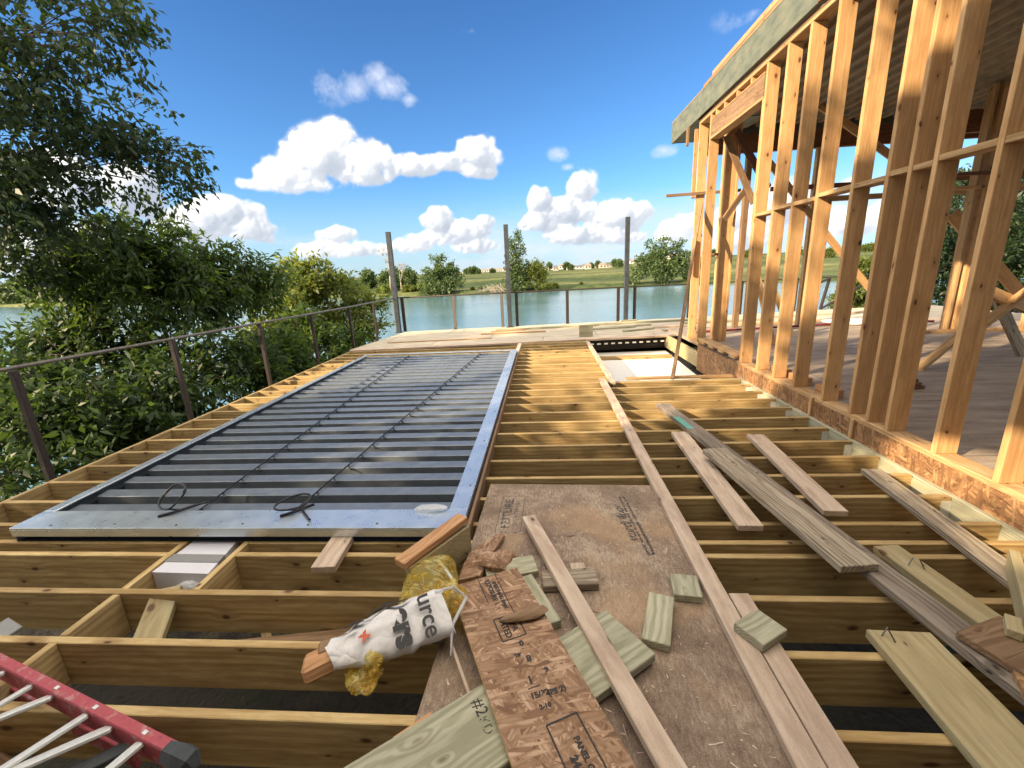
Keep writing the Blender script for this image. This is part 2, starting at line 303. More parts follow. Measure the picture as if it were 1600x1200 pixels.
mx=t.n('ShaderNodeMixShader',{0:t.m('ADD',.30,t.m('MULTIPLY',t.sstep(rg1,.05,.0),.3)),1:tr.outputs[0],2:m1.outputs[0]})
t.nt.links.new(mx.outputs[0],t.n('ShaderNodeOutputMaterial').inputs[0]); M['yfilm']=m
m,t=newmat('clear_film'); oc=t.n('ShaderNodeTexCoord').outputs['Object']
p=t.n('ShaderNodeBsdfPrincipled',{'Base Color':(.75,.76,.78,1),'Roughness':.2}); tr=t.n('ShaderNodeBsdfTransparent')
mx=t.n('ShaderNodeMixShader',{0:.45,1:tr.outputs[0],2:p.outputs[0]})
t.nt.links.new(mx.outputs[0],t.n('ShaderNodeOutputMaterial').inputs[0]); M['cfilm']=m
def leafmat(name,stops,trans=(.30,.42,.06),tf=.35,rough=.5):
    m,t=newmat(name); g=t.n('ShaderNodeNewGeometry'); oc=t.n('ShaderNodeTexCoord').outputs['Object']
    f=t.m('ADD',t.m('MULTIPLY',g.outputs['Random Per Island'],.6),t.m('MULTIPLY',t.noise(oc,1.1,3,.5),.45))
    c=t.ramp(f,stops)
    p=t.n('ShaderNodeBsdfPrincipled',{'Base Color':c,'Roughness':rough,'Specular IOR Level':.35})
    tl=t.n('ShaderNodeBsdfTranslucent',{'Color':t.mix(.6,c,trans)})
    mx=t.n('ShaderNodeMixShader',{0:tf,1:p.outputs[0],2:tl.outputs[0]})
    t.nt.links.new(mx.outputs[0],t.n('ShaderNodeOutputMaterial').inputs[0]); return m
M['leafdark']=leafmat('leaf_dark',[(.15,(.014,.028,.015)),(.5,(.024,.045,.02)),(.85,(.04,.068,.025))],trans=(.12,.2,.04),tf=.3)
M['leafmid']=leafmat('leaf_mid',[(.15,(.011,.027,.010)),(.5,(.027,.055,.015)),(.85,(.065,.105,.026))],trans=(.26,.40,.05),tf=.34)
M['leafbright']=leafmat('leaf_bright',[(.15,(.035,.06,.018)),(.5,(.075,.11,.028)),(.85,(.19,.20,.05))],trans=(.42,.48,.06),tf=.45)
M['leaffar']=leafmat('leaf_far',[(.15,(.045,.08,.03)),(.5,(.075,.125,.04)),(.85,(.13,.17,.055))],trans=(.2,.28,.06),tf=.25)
m,t=newmat('bark'); oc=t.n('ShaderNodeTexCoord').outputs['Object']; n=t.noise(t.v('MULTIPLY',oc,(14,14,2.5)),2,5,.65)
finish(t,t.ramp(n,[(.3,(.045,.035,.027)),(.7,(.14,.11,.085))]),.9,bump=n,bs=.8,bd=.02); M['bark']=m
M['deadbark']=plain('dead_bark',(.34,.29,.24),.9,.25,3)
# ground / grass / water
m,t=newmat('ground_soil'); oc=t.n('ShaderNodeTexCoord').outputs['Object']; n=t.noise(oc,1.3,8,.65); n2=t.noise(oc,14,4,.6)
finish(t,t.ramp(t.m('ADD',t.m('MULTIPLY',n,.6),t.m('MULTIPLY',n2,.4)),[(.36,(.012,.010,.007)),(.5,(.028,.022,.014)),(.62,(.02,.024,.01))]),.95,bump=n2,bs=.8,bd=.05); M['soil']=m
m,t=newmat('far_field_grass'); oc=t.n('ShaderNodeTexCoord').outputs['Object']
n=t.noise(t.v('MULTIPLY',oc,(.35,1.6,1)),.02,7,.6); n2=t.noise(oc,.35,5,.7); 
c=t.ramp(t.m('ADD',t.m('MULTIPLY',n,.6),t.m('MULTIPLY',n2,.4)),[(.38,(.025,.042,.018)),(.47,(.062,.082,.03)),(.55,(.12,.128,.05)),(.64,(.21,.19,.095))])
finish(t,c,.95,bump=n2,bs=.6,bd=.5,spec=.1); M['grass']=m
m,t=newmat('lake_water'); oc=t.n('ShaderNodeTexCoord').outputs['Object']
cd=t.n('ShaderNodeNewGeometry').outputs['Position']
n=t.noise(t.v('MULTIPLY',oc,(1,1.8,1)),1.6,4,.6); n2=t.noise(oc,.18,3,.5); big=t.noise(t.v('MULTIPLY',oc,(.5,1.6,1)),.03,4,.5)
c=t.mix(t.sstep(big,.4,.6),(.085,.16,.18),(.12,.20,.22))
h=t.m('ADD',t.m('MULTIPLY',n,.6),t.m('MULTIPLY',n2,1.2))
finish(t,c,.12,bump=h,bs=.38,bd=.12,spec=.5); M['water']=m
M['housewall']=plain('house_wall_cream',(.50,.44,.36),.8,.2,.4)
M['housewhite']=plain('house_wall_white',(.60,.58,.54),.8,.2,.4)
M['roof1']=plain('house_roof_grey',(.12,.11,.105),.85,.2,.5)
M['roof2']=plain('house_roof_tan',(.24,.18,.14),.85,.2,.5)
M['glassdark']=plain('house_window_dark',(.05,.055,.06),.2,.2,2)
M['rubble']=plain('bleached_brush',(.36,.31,.26),.9,.4,2)

# ================================================================ mesh helpers
def tag(o,label=None,cat=None,group=None,kind=None):
    if label: o['label']=label
    if cat: o['category']=cat
    if group: o['group']=group
    if kind: o['kind']=kind
    return o
def link(name,me,mat=None,parent=None,loc=(0,0,0),rot=(0,0,0)):
    o=bpy.data.objects.new(name,me); COL.objects.link(o)
    if mat is not None:
        me.materials.clear()
        for mm in (mat if isinstance(mat,(list,tuple)) else [mat]): me.materials.append(M[mm] if isinstance(mm,str) else mm)
    o.rotation_euler=rot; o.location=loc
    if parent is not None:
        o.parent=parent
        pw=WLOC[parent.name]; o.location=Vector(loc)-pw
    WLOC[o.name]=Vector(loc)
    return o
WLOC={}
def empty(name,loc,label,cat,group=None,kind=None):
    o=bpy.data.objects.new(name,None); COL.objects.link(o); o.location=loc; o.empty_display_size=.1
    WLOC[o.name]=Vector(loc); return tag(o,label,cat,group,kind)
# (parents that have rotation are never used; children are placed in world space minus parent location)
def boxmesh(sx,sy,sz,bev=.003,jit=0.0,seg=0,shear=0.0):
    bm=bmesh.new(); bmesh.ops.create_cube(bm,size=1)
    for v in bm.verts: v.co=Vector((v.co.x*sx,v.co.y*sy,v.co.z*sz))
    if shear:
        for v in bm.verts:
            if v.co.x>0: v.co.x+=shear*v.co.y/sy
    if seg:
        es=[e for e in bm.edges if abs(e.verts[0].co.x-e.verts[1].co.x)>sx*.5]
        bmesh.ops.subdivide_edges(bm,edges=es,cuts=seg)
        ph=rng.random()*6
        for v in bm.verts:
            u=v.co.x/sx*3
            v.co.y+=math.sin(u*2+ph)*jit; v.co.z+=math.sin(u*1.7+ph*2)*jit*.6
    if bev>0: bmesh.ops.bevel(bm,geom=[e for e in bm.edges if e.calc_face_angle(0)>.5],offset=bev,segments=1,affect='EDGES')
    me=bpy.data.meshes.new('m'); bm.to_mesh(me); bm.free(); return me
def box(name,size,c,mat,parent=None,rot=(0,0,0),bev=.003,**k):
    return link(name,boxmesh(*size,bev=bev,**k),mat,parent,c,rot)
def bx(name,x0,x1,y0,y1,z0,z1,mat,parent=None,bev=.003,axis=None):
    """axis-aligned piece; the mesh's local X is laid along the longest side so the grain follows it"""
    s=[x1-x0,y1-y0,z1-z0]; c=((x0+x1)/2,(y0+y1)/2,(z0+z1)/2)
    a=s.index(max(s)) if axis is None else axis
    if a==0: return box(name,s,c,mat,parent,bev=bev)
    if a==1: return box(name,(s[1],s[0],s[2]),c,mat,parent,(0,0,R(90)),bev=bev)
    return box(name,(s[2],s[1],s[0]),c,mat,parent,(0,R(-90),0),bev=bev)
def beam(name,p0,p1,wd,th,mat,parent=None,roll=0,bev=.003,**k):
    p0=Vector(p0);p1=Vector(p1); d=p1-p0
    q=d.to_track_quat('X','Z'); e=(q@Euler((R(roll),0,0)).to_quaternion()).to_euler()
    return box(name,(d.length,wd,th),(p0+p1)/2,mat,parent,e,bev=bev,**k)
def tubemesh(pts,rad,seg=8,closed=False):
    vs=[];fs=[];n=len(pts); P=[Vector(p) for p in pts]
    rr=rad if isinstance(rad,(list,tuple)) else [rad]*n
    for i,p in enumerate(P):
        d=(P[min(i+1,n-1)]-P[max(i-1,0)])
        if d.length<1e-9: d=Vector((0,0,1))
        d.normalize(); a=d.cross(Vector((0,0,1)));
        if a.length<.05: a=d.cross(Vector((0,1,0)))
        a.normalize(); b=d.cross(a)
        for j in range(seg):
            t_=2*math.pi*j/seg; vs.append(p+(a*math.cos(t_)+b*math.sin(t_))*rr[i])
    for i in range(n-1):
        for j in range(seg):
            j2=(j+1)%seg; fs.append((i*seg+j,i*seg+j2,(i+1)*seg+j2,(i+1)*seg+j))
    fs.append(tuple(range(seg-1,-1,-1))); fs.append(tuple((n-1)*seg+j for j in range(seg)))
    return vs,fs
def mk(vs,fs,smooth=False):
    me=bpy.data.meshes.new('m'); me.from_pydata([tuple(v) for v in vs],[],fs); me.update()
    if smooth: me.polygons.foreach_set('use_smooth',[True]*len(me.polygons))
    return me
def multi(parts):
    V=[];F=[]
    for vs,fs in parts:
        b=len(V); V+=list(vs); F+=[tuple(i+b for i in f) for f in fs]
    return V,F
def tube(name,pts,rad,mat,parent=None,seg=8):
    c=Vector(pts[0]); vs,fs=tubemesh([Vector(p)-c for p in pts],rad,seg)
    return link(name,mk(vs,fs,True),mat,parent,c)
def prism(name,poly,z0,z1,mat,parent=None):
    """poly in world XY, extruded z0..z1"""
    cx=sum(p[0] for p in poly)/len(poly); cy=sum(p[1] for p in poly)/len(poly); n=len(poly)
    A=sum(poly[i][0]*poly[(i+1)%n][1]-poly[(i+1)%n][0]*poly[i][1] for i in range(n))
    if A<0: poly=poly[::-1]
    vs=[(x-cx,y-cy,0) for x,y in poly]+[(x-cx,y-cy,z1-z0) for x,y in poly]
    fs=[tuple(range(n-1,-1,-1)),tuple(range(n,2*n))]+[(i,(i+1)%n,n+(i+1)%n,n+i) for i in range(n)]
    return link(name,mk(vs,fs),mat,parent,(cx,cy,z0))
def text(name,s,loc,rot,size,mat,parent,sx=1.0,shear=0,bold=0):
    cu=bpy.data.curves.new('t','FONT'); cu.body=s; cu.size=size; cu.align_x='CENTER'; cu.align_y='CENTER'; cu.shear=shear; cu.offset=bold; cu.extrude=.0004
    to=bpy.data.objects.new('t',cu); COL.objects.link(to)
    bpy.context.view_layer.update()
    me=bpy.data.meshes.new_from_object(to); bpy.data.objects.remove(to)
    for v in me.vertices: v.co.x*=sx
    return link(name,me,mat,parent,loc,rot)

# ================================================================ deck frame (joists at 12 in centres)
JT=.038; JD=.235
deck=empty('deck_frame',(-.8,5,0),'unfinished deck frame of evenly spaced golden treated joists in front of the lake','deck frame')
bx('rim_joist',-4.14,-4.102,-.6,8.9,-JD,0,'joist',deck)
bx('ledger_board',2.56,2.598,.2,5.76,-JD,-.001,'green',deck)
bx('rim_joist',-4.10,.90,9.24,9.278,-JD,-.002,'joist',deck)
bx('opening_header',.93,2.556,5.66,5.698,-JD,0,'joist',deck)
bx('opening_header',.93,2.556,5.70,5.738,-JD,.001,'treated',deck)
bx('trimmer_joist',.885,.923,5.70,9.2,-JD,-.001,'joist',deck)
SP=.3048
def joist(x0,x1,yf,nm='joist'):
    o=bx(nm,x0,x1,yf-JT,yf,-JD,0,'joist',deck); o.rotation_euler.z=R(rng.uniform(-.12,.12)); return o
ys=[1.16+SP*k for k in range(-3,30)]
for k,y in enumerate(ys):
    if y>9.2: continue
    x1=2.556 if y<5.62 else .883
    if abs(y-2.074)<.02:
        joist(-4.10,-2.25,y); joist(-1.812,x1,y)
    else:
        joist(-4.10,x1,y)
joist(-4.10,-2.25,2.192); joist(-1.812,2.556,2.192)
for x,yr in ((-2.23,[(-.05,.24),(.25,.51),(.55,.81),(.855,1.12),(1.162,1.43),(1.468,1.73),(1.767,2.19)]),(-1.831,[(1.767,2.19)])):
    for a,b in yr: bx('blocking',x-JT/2,x+JT/2,a-.0,b-.004,-JD+.006,.001,'joist',deck)
# hangers at the ledger
for k,y in enumerate(ys):
    if 1<y<5.6: bx('joist_hanger',2.50,2.559,y-JT-.004,y-JT-.001,-JD+.02,-.03,'alu',deck,bev=0)
# mid girder and support posts under the deck
for y in (.35,4.3,8.6): bx('girder',-4.0,2.5,y-.07,y+.07,-JD-.24,-JD-.004,'joist',deck)
for x in (-3.6,-.8,2.1):
    for y in (.35,4.3,8.6): bx('support_post',x-.07,x+.07,y-.069,y+.069,-3.4,-JD-.245,'treated',deck)

# ================================================================ subfloor panel with stamps
def rotz(x,y,a,c): 
    return (c[0]+x*math.cos(a)-y*math.sin(a), c[1]+x*math.sin(a)+y*math.cos(a))
sc=(.145,1.60); sa=R(-2.2)
sub=box('subfloor_panel',(2.44,1.22,.0175),(sc[0],sc[1],.0095),'subfloor',None,(0,0,sa+R(90)),bev=.0015)
tag(sub,'brown dusty plywood subfloor sheet laid over the joists under the offcuts','plywood sheet')
text('printed_stamp','FEITURE',(-.262,2.45,.0187),(0,0,R(88)),.075,'inkgrey',None,1.25,bold=.002)
text('printed_stamp','SHEATHING',(-.205,2.45,.0187),(0,0,R(88)),.035,'inkgrey',None,1.5)
def outline(name,c,L,Wd,a,z,th,mat,par=None):
    parts=[]
    for (ox,oy,sx_,sy_) in ((0,Wd/2,L,th),(0,-Wd/2,L,th),(L/2,0,th,Wd),(-L/2,0,th,Wd)):
        q=[rotz(ox+dx*sx_/2,oy+dy*sy_/2,a,(0,0)) for dx,dy in ((-1,-1),(1,-1),(1,1),(-1,1))]
        parts.append(([(x,y,0) for x,y in q]+[(x,y,.0006) for x,y in q],[(3,2,1,0),(4,5,6,7),(0,1,5,4),(1,2,6,5),(2,3,7,6),(3,0,4,7)]))
    vs,fs=multi(parts); return link(name,mk(vs,fs),mat,par,(c[0],c[1],z))
outline('printed_stamp',(-.24,2.45),.42,.15,R(88),.0184,.004,'inkgrey')
text('printed_stamp','sturdi floor',(.46,2.34,.0187),(0,0,R(95)),.085,'inkgrey',None,1.0,shear=.35,bold=.003)
text('printed_stamp','rated panel',(.54,2.22,.0187),(0,0,R(95)),.05,'inkgrey',None,1.0,shear=.35)
b_=outline('printed_stamp',(.515,2.34),.60,.03,R(95),.0184,.014,'inkgrey')
for o in [o for o in COL.objects if o.name.startswith('printed_stamp')]:
    wl=o.location.copy(); o.parent=sub; o.matrix_parent_inverse=sub.matrix_basis.inverted()

# ================================================================ louvred roof panel lying on the deck
lp=empty('louvred_panel',(-1.93,5,.05),'blue-grey metal louvre panel in a shiny galvanised frame lying on the joists','louvre panel')
FX0,FX1,FY0,FY1=-3.365,-.50,2.155,7.82; Z0,Z1=.002,.105
bx('frame_rail',FX0,FX1,FY0,FY0+.20,Z1-.012,Z1,'galv',lp,bev=.002)
bx('frame_lip',FX0,FX1,FY0,FY0+.012,.045,Z1-.0125,'galv',lp,bev=.001)
bx('frame_rail',FX1-.115,FX1,FY0+.201,FY1,Z1-.012,Z1,'galv',lp,bev=.002)
bx('frame_lip',FX1-.012,FX1,FY0+.013,FY1,.0,Z1-.0125,'louver',lp,bev=.001)
bx('frame_rail',FX0,FX0+.075,FY0+.201,FY1,Z1-.012,Z1,'galv',lp,bev=.002)
bx('frame_lip',FX0,FX0+.012,FY0+.013,FY1,.0,Z1-.0125,'louver',lp,bev=.001)
bx('frame_rail',FX0+.076,FX1-.116,FY1-.06,FY1,Z1-.012,Z1,'galv',lp,bev=.002)
bx('black_backing',FX0+.02,FX1-.02,FY0+.02,FY1-.02,.001,.006,'black',lp,bev=0)  # thin black sheet below the slats, keeps the gaps dark
# slats: flat crown, a short front drop and a tucked rear lip
def louver_mesh(L):
    prof=[(-.052,-.056),(-.048,-.002),(-.044,.002),(.046,.006),(.052,.002),(.054,-.02),(.050,-.02),(.044,-.0),(-.040,-.004),(-.046,-.056)]
    n=len(prof); vs=[(-L/2,y,z) for y,z in prof]+[(L/2,y,z) for y,z in prof]
    fs=[(i,(i+1)%n,n+(i+1)%n,n+i) for i in range(n)]+[tuple(range(n-1,-1,-1)),tuple(range(n,2*n))]
    return mk(vs,fs)
LL=FX1-FX0-.20; lme=louver_mesh(LL); lme.materials.append(M['louver'])
NL=26; p0=FY0+.30; pit=(FY1-.10-p0)/(NL-1)
for i in range(NL):
    o=link('louvre',lme,None,lp,((FX0+FX1)/2-.015+rng.uniform(-.004,.004),p0+i*pit,.062)); o.rotation_euler.x=R(rng.uniform(-1.5,1.5))
def wob(p0,p1,n,a,z=0):
    P=[]
    for i in range(n+1):
        f=i/n; P.append((p0[0]+(p1[0]-p0[0])*f+math.sin(i*1.9)*a,p0[1]+(p1[1]-p0[1])*f,p0[2]+(p1[2]-p0[2])*f+abs(math.sin(i*1.3))*z))
    return P
tube('linkage_rod',wob((-2.30,2.30,.082),(-2.50,7.7,.080),26,.003),.0055,'blackrod',lp)
tube('linkage_rod',wob((-1.64,2.35,.082),(-1.17,7.7,.080),26,.003),.0055,'blackrod',lp)
for i in range(NL):
    y=p0+i*pit
    for (xa,ya,xb,yb) in ((-2.30,2.30,-2.50,7.7),(-1.64,2.35,-1.17,7.7)):
        f=(y-ya)/(yb-ya); x=xa+(xb-xa)*f
        if i%1==0: beam('clip',(x-.004,y-.03,.072),(x+.03,y-.062,.055),.010,.012,'blackrod',lp,bev=0)
# cable loops at the rod ends
for (cx,cy,kind) in ((-2.43,2.36,0),(-1.62,2.36,1)):
    P=[]
    for i in range(46):
        a=i/45*2*math.pi*1.75+(.6 if kind else 0); r_=.085+.012*math.sin(a*2.1); 
        if kind: P.append((cx+.055*math.cos(a)*1.0+.05*math.sin(a),cy+.12*math.sin(a)*.8,.125+.05*abs(math.sin(a*.5))))
        else: P.append((cx+r_*math.cos(a),cy+.05*math.sin(a),.135+.075*(1+math.sin(a+.4))*.9))
    P+= [(cx+.06+.03*k,cy+(.0-.03*k)*(1 if kind else -1)-.02,.118) for k in range(5)]
    tube('cable_loop',P,.0065,'blackrod',lp,8)
    tube('cable_tie',[(cx-.04,cy-.09,.113),(cx+.03,cy-.05,.118),(cx+.11,cy+.04,.117)],.009,'blackrod',lp,6)
for i in range(7):
    for x,y in ((FX0+.25+i*.42,FY0+.03+(i%2)*.012),(FX1-.03-(i%2)*.01,FY0+.5+i*.8)):
        V_,F_=tubemesh([(0,0,0),(0,0,.004)],[.008,.006],8); link('screw_head',mk(V_,F_),'nail',lp,(x,y,Z1))
# crumpled film on the frame corner
def crumple(name,c,r,mat,seed,label=None,cat=None,parent=None,sq=(1,1,.4),amp=.35,rz=0,sub_=3):
    bm=bmesh.new(); bmesh.ops.create_icosphere(bm,subdivisions=sub_,radius=1); rg=random.Random(seed)
    dirs=[Vector((rg.gauss(0,1),rg.gauss(0,1),rg.gauss(0,1))).normalized() for _ in range(14)]; am=[rg.uniform(-amp,amp) for _ in dirs]
    for v in bm.verts:
        d=v.co.normalized(); s=1+sum(a*max(0,d.dot(q))**3 for a,q in zip(am,dirs))+rg.uniform(-.06,.06)
        v.co=Vector((d.x*sq[0]*r,d.y*sq[1]*r,d.z*sq[2]*r))*s
    me=bpy.data.meshes.new('m'); bm.to_mesh(me); bm.free()
    o=link(name,me,mat,parent,c,(0,0,rz))
    if label: tag(o,label,cat)
    return o
crumple('plastic_scrap',(-.72,2.35,.118),.09,'cfilm',3,'crumpled clear plastic scrap on the near right corner of the louvre frame','plastic scrap',sq=(1.1,.35,.2))
# plywood strip on edge beside the frame
tag(bx('plywood_strip',-.492,-.47,2.25,7.9,-.06,.06,'brown'),'long thin brown plywood strip standing on edge along the right side of the louvre frame','plywood strip')

# ================================================================ house frame (stud wall, floor, roof)
hs=empty('timber_house',(2.6,4,0),'open timber house frame of orange studs with green fascia and unfinished roof','house frame')
bx('rim_board',2.60,2.635,4.22,7.45,-.28,.155,'osbface',hs)
bx('rim_board',2.60,2.635,-1.2,4.216,-.28,.155,'osbface',hs)
bx('rim_board',2.606,2.66,7.455,9.6,-.24,.02,'treated',hs)
bx('rim_end_trim',2.575,2.599,4.20,4.235,.0,.19,'plate',hs)
bx('rim_end_trim',2.575,2.599,3.615,3.655,-.1,.17,'plate',hs)
# floor deck
prism('floor_deck',[(2.66,-1.4),(11,-1.4),(11,9.9),(2.66,9.45)],.10,.154,'floor',hs)
# bottom plate (gap at the opening)
bx('bottom_plate',2.601,2.741,-1.2,4.2,.1555,.194,'plate',hs)
bx('bottom_plate',2.601,2.741,4.203,5.95,.1555,.194,'plate',hs)
bx('bottom_plate',2.601,2.741,7.45,8.05,.1555,.194,'plate',hs)
ST=3.65
def stud(y,z0=.195,z1=ST,x=2.601,mat='stud',w_=.14,t_=.038,n='stud'):
    o=bx(n,x,x+w_,y,y+t_,z0,z1,mat,hs,axis=2); o.rotation_euler.z=R(rng.uniform(-.8,.8)); return o
stud(7.98);stud(7.50)
stud(5.84,z1=3.30);stud(5.80)
for y in (5.37,4.975,4.565,4.08,3.70,3.49,3.29,2.87,2.455,2.05,1.64,1.23,.82,.41,0,-.41,-.82): stud(y)
# blocking row
seq=[5.84,5.37,4.975,4.565,4.08,3.70,3.49,3.29,2.87,2.455,2.05,1.64]
for i in range(len(seq)-1):
    y1,y0=seq[i],seq[i+1]; z=2.03+.014*i*.6+(.012 if i%2 else 0)
    bx('blocking',2.603,2.739,y0+.04,y1-.002,z-.019,z+.019,'plate',hs,axis=1)
# double top plate
bx('top_plate',2.601,2.741,-1.2,8.03,3.651,3.689,'plate',hs)
bx('top_plate',2.603,2.739,-1.2,8.025,3.690,3.728,'brown',hs)
# header with cripples over the opening
bx('header',2.604,2.69,5.88,7.50,3.34,3.565,'brown',hs)
bx('header_plate',2.601,2.74,5.88,7.50,3.30,3.338,'plate',hs)
bx('header_plate',2.603,2.74,5.88,7.50,3.567,3.585,'plate',hs)
for y in (6.2,6.6,7.0,7.3): bx('cripple',2.603,2.74,y,y+.038,3.586,3.65,'stud',hs,axis=2)
# corner post and knee braces inside
bx('corner_post',2.93,3.10,7.68,7.83,.155,3.6,'stud',hs,axis=2)
bx('corner_post',3.102,3.14,7.66,7.80,.155,3.6,'stud',hs,axis=2)
beam('knee_brace',(2.86,7.58,3.36),(3.36,7.56,2.36),.09,.038,'brown',hs,roll=90)
beam('knee_brace',(2.92,7.54,2.15),(3.22,7.62,2.56),.09,.038,'brown',hs,roll=90)
beam('knee_brace',(3.02,7.60,3.42),(3.72,7.9,2.62),.12,.038,'darkbeam',hs,roll=90)
# long interior braces
beam('diagonal_brace',(3.9,8.5,3.2),(6.05,8.5,.79),.11,.038,'stud',hs,roll=90)
beam('diagonal_brace',(4.55,8.42,4.0),(6.10,8.42,2.95),.12,.038,'stud',hs,roll=90)
beam('diagonal_brace',(6.95,8.3,2.1),(8.8,8.3,.25),.2,.038,'stud',hs,roll=90)
beam('floor_brace',(4.42,5.3,.17),(5.3,5.62,.72),.09,.045,'plate',hs)
beam('floor_brace',(5.1,5.5,.55),(6.5,5.9,1.42),.12,.045,'plate',hs)
beam('floor_brace',(5.55,5.8,.95),(6.15,5.9,.16),.15,.045,'weathpale',hs,roll=80)
beam('floor_brace',(5.2,5.6,1.05),(7.6,6.3,.2),.14,.045,'stud',hs,roll=80)
beam('diagonal_brace',(3.7,7.2,.16),(3.35,7.2,1.25),.09,.038,'plate',hs,roll=90)
beam('diagonal_brace',(4.3,7.8,.2),(3.85,7.75,1.1),.09,.038,'plate',hs,roll=90)
# beams across the back
bx('cross_beam',3.1,11,9.07,9.16,3.42,3.74,'darkbeam',hs)
bx('cross_rail',4.3,11,9.02,9.07,2.72,2.80,'darkbeam',hs)
bx('cross_rail',4.9,11,8.6,8.64,2.44,2.53,'plate',hs)
bx('roof_beam',6.4,11,8.1,8.2,3.30,3.62,'darkbeam',hs)
bx('back_post',6.86,6.90,7.86,8.0,.155,3.9,'plate',hs,axis=2)
bx('back_post',6.97,7.12,7.86,8.0,.155,3.9,'stud',hs,axis=2)
bx('back_post',7.88,8.02,7.6,7.74,.155,3.9,'stud',hs,axis=2)
bx('back_post',5.05,5.16,9.0,9.1,.155,3.42,'plate',hs,axis=2)
bx('back_post',3.9,4.0,9.2,9.3,.155,3.42,'brown',hs,axis=2)
for x in (8.5,9.0,9.5,10.0): bx('back_post',x,x+.14,7.6,7.64,.155,3.6,'stud',hs,axis=2)
for y in (1.2,2.0,2.8,3.6,4.4,5.2,6.0): bx('back_post',9.3,9.44,y,y+.04,.155,3.6,'stud',hs,axis=2)
for i,(z) in enumerate((2.42,2.62)): bx('cross_rail',6.0,9.3,7.78,7.84,z,z+.05,'stud' if i==0 else 'darkbeam',hs)
bx('sill_plate',5.9,11,7.78,7.92,.1555,.2,'plate',hs)
# floor clutter is separate; roof
rf=None
def corr(x0,x1,y0,y1,z,pitch,d):
    vs=[];fs=[]; n=int((x1-x0)/pitch); xs=[]
    for i in range(n):
        a=x0+i*pitch; xs+= [(a,0),(a+pitch*.30,0),(a+pitch*.42,d),(a+pitch*.88,d)]
    xs.append((x0+n*pitch,0)); m_=len(xs)
    for y in (y0,y1):
        for (x,h) in xs: vs.append((x-x0,y-y0,h))
    for y in (y0,y1):
        for (x,h) in xs: vs.append((x-x0,y-y0,h+.012))
    for i in range(m_-1):
        fs.append((i,i+m_,i+m_+1,i+1)); fs.append((2*m_+i,2*m_+i+1,3*m_+i+1,3*m_+i))
    return vs,fs
vs,fs=corr(2.75,11,-1.3,9.35,3.95,.22,.05)
rf=link('roof',mk(vs,fs),'roofmetal',hs,(2.75,-1.3,3.90))
bx('roof_deck',2.6,11,-1.35,9.4,3.985,4.02,'brown',rf)
bx('fascia',2.555,2.578,4.86,9.45,3.732,4.085,'greensheath',rf)
bx('fascia',2.555,2.578,-1.3,4.80,3.732,4.085,'greensheath',rf)
bx('fascia_joint',2.560,2.59,4.80,4.86,3.74,4.07,'brown',rf)
bx('fascia_trim',2.551,2.60,-1.3,9.45,4.086,4.10,'plate',rf)
bx('fascia_end',2.58,11,9.41,9.43,3.732,4.08,'greensheath',rf)
bx('fascia_backer',2.579,2.60,8.05,9.40,3.735,4.08,'brown',rf)
bx('soffit',2.60,3.6,8.06,9.40,3.735,3.75,'greensheath',rf)
bx('roof_edge',2.572,2.62,-1.3,7.85,4.101,4.16,'brown',rf)
bx('roof_edge',2.61,2.9,-1.3,7.6,4.161,4.25,'orange',rf)
bx('roof_edge',2.68,9,-1.3,7.4,4.251,4.30,'brown',rf)
bx('soffit_nailer',2.52,2.555,8.35,8.43,3.44,3.73,'brown',rf)
# loose strips nailed on the corner
bx('corner_strip',2.545,2.60,8.03,8.07,2.55,3.6,'plate',hs,axis=2)
beam('nailed_strip',(2.10,7.94,2.60),(3.30,7.94,2.62),.035,.045,'brown',hs)
bx('spacer_strip',2.7,2.99,7.7,7.74,1.6,1.64,'brown',hs)
bx('nailing_board',2.56,2.60,7.9,7.94,1.3,1.9,'plate',hs,axis=2)
# leaning pole in front of the wall end
tag(beam('leaning_pole',(1.69,5.71,.02),(2.555,7.55,2.40),.045,.035,'brown',jit=.006,seg=8),'thin pale pole leaning against the corner studs from the edge of the deck opening','wooden pole')
# plate on blocks in the doorway
pb_=empty('spaced_plate',(2.67,6.6,.2),'long board on short spacer blocks lying on the sill of the doorway','board on blocks')
bx('board',2.60,2.74,5.95,7.45,.232,.268,'plate',pb_)
for y in (6.02,6.42,6.82,7.2): bx('spacer_block',2.605,2.735,y,y+.2,.195,.231,'plate',pb_,axis=0)
# orange blocks between studs on the floor
for i,(x,y,lx,ly,zz) in enumerate(((2.78,5.12,.10,.3,.09),(2.78,4.72,.10,.3,.09),(2.78,4.25,.12,.26,.09))):
    o=bx('wood_block',x,x+lx,y,y+ly,.156,.156+zz,'orange'); tag(o,['short orange block on the house floor behind the third stud','short orange block on the floor beside the fourth stud','larger orange block on the floor beside the sunlit stud base'][i],'wood block','orange blocks behind the sill')
for i in range(4):
    o=box('dark_board_scrap',(.6-.08*i,.12,.03),(3.55+.03*i,4.55+.05*i,.172+.032*i),'darkbeam',None,(0,0,R(4-7*i))); tag(o,['bottom dark red board of the small stack on the house floor','second dark red board in the small stack on the house floor','third dark red board in the small stack on the house floor','topmost and shortest dark red board of the stack on the house floor'][i],'board','dark boards stacked on the house floor')
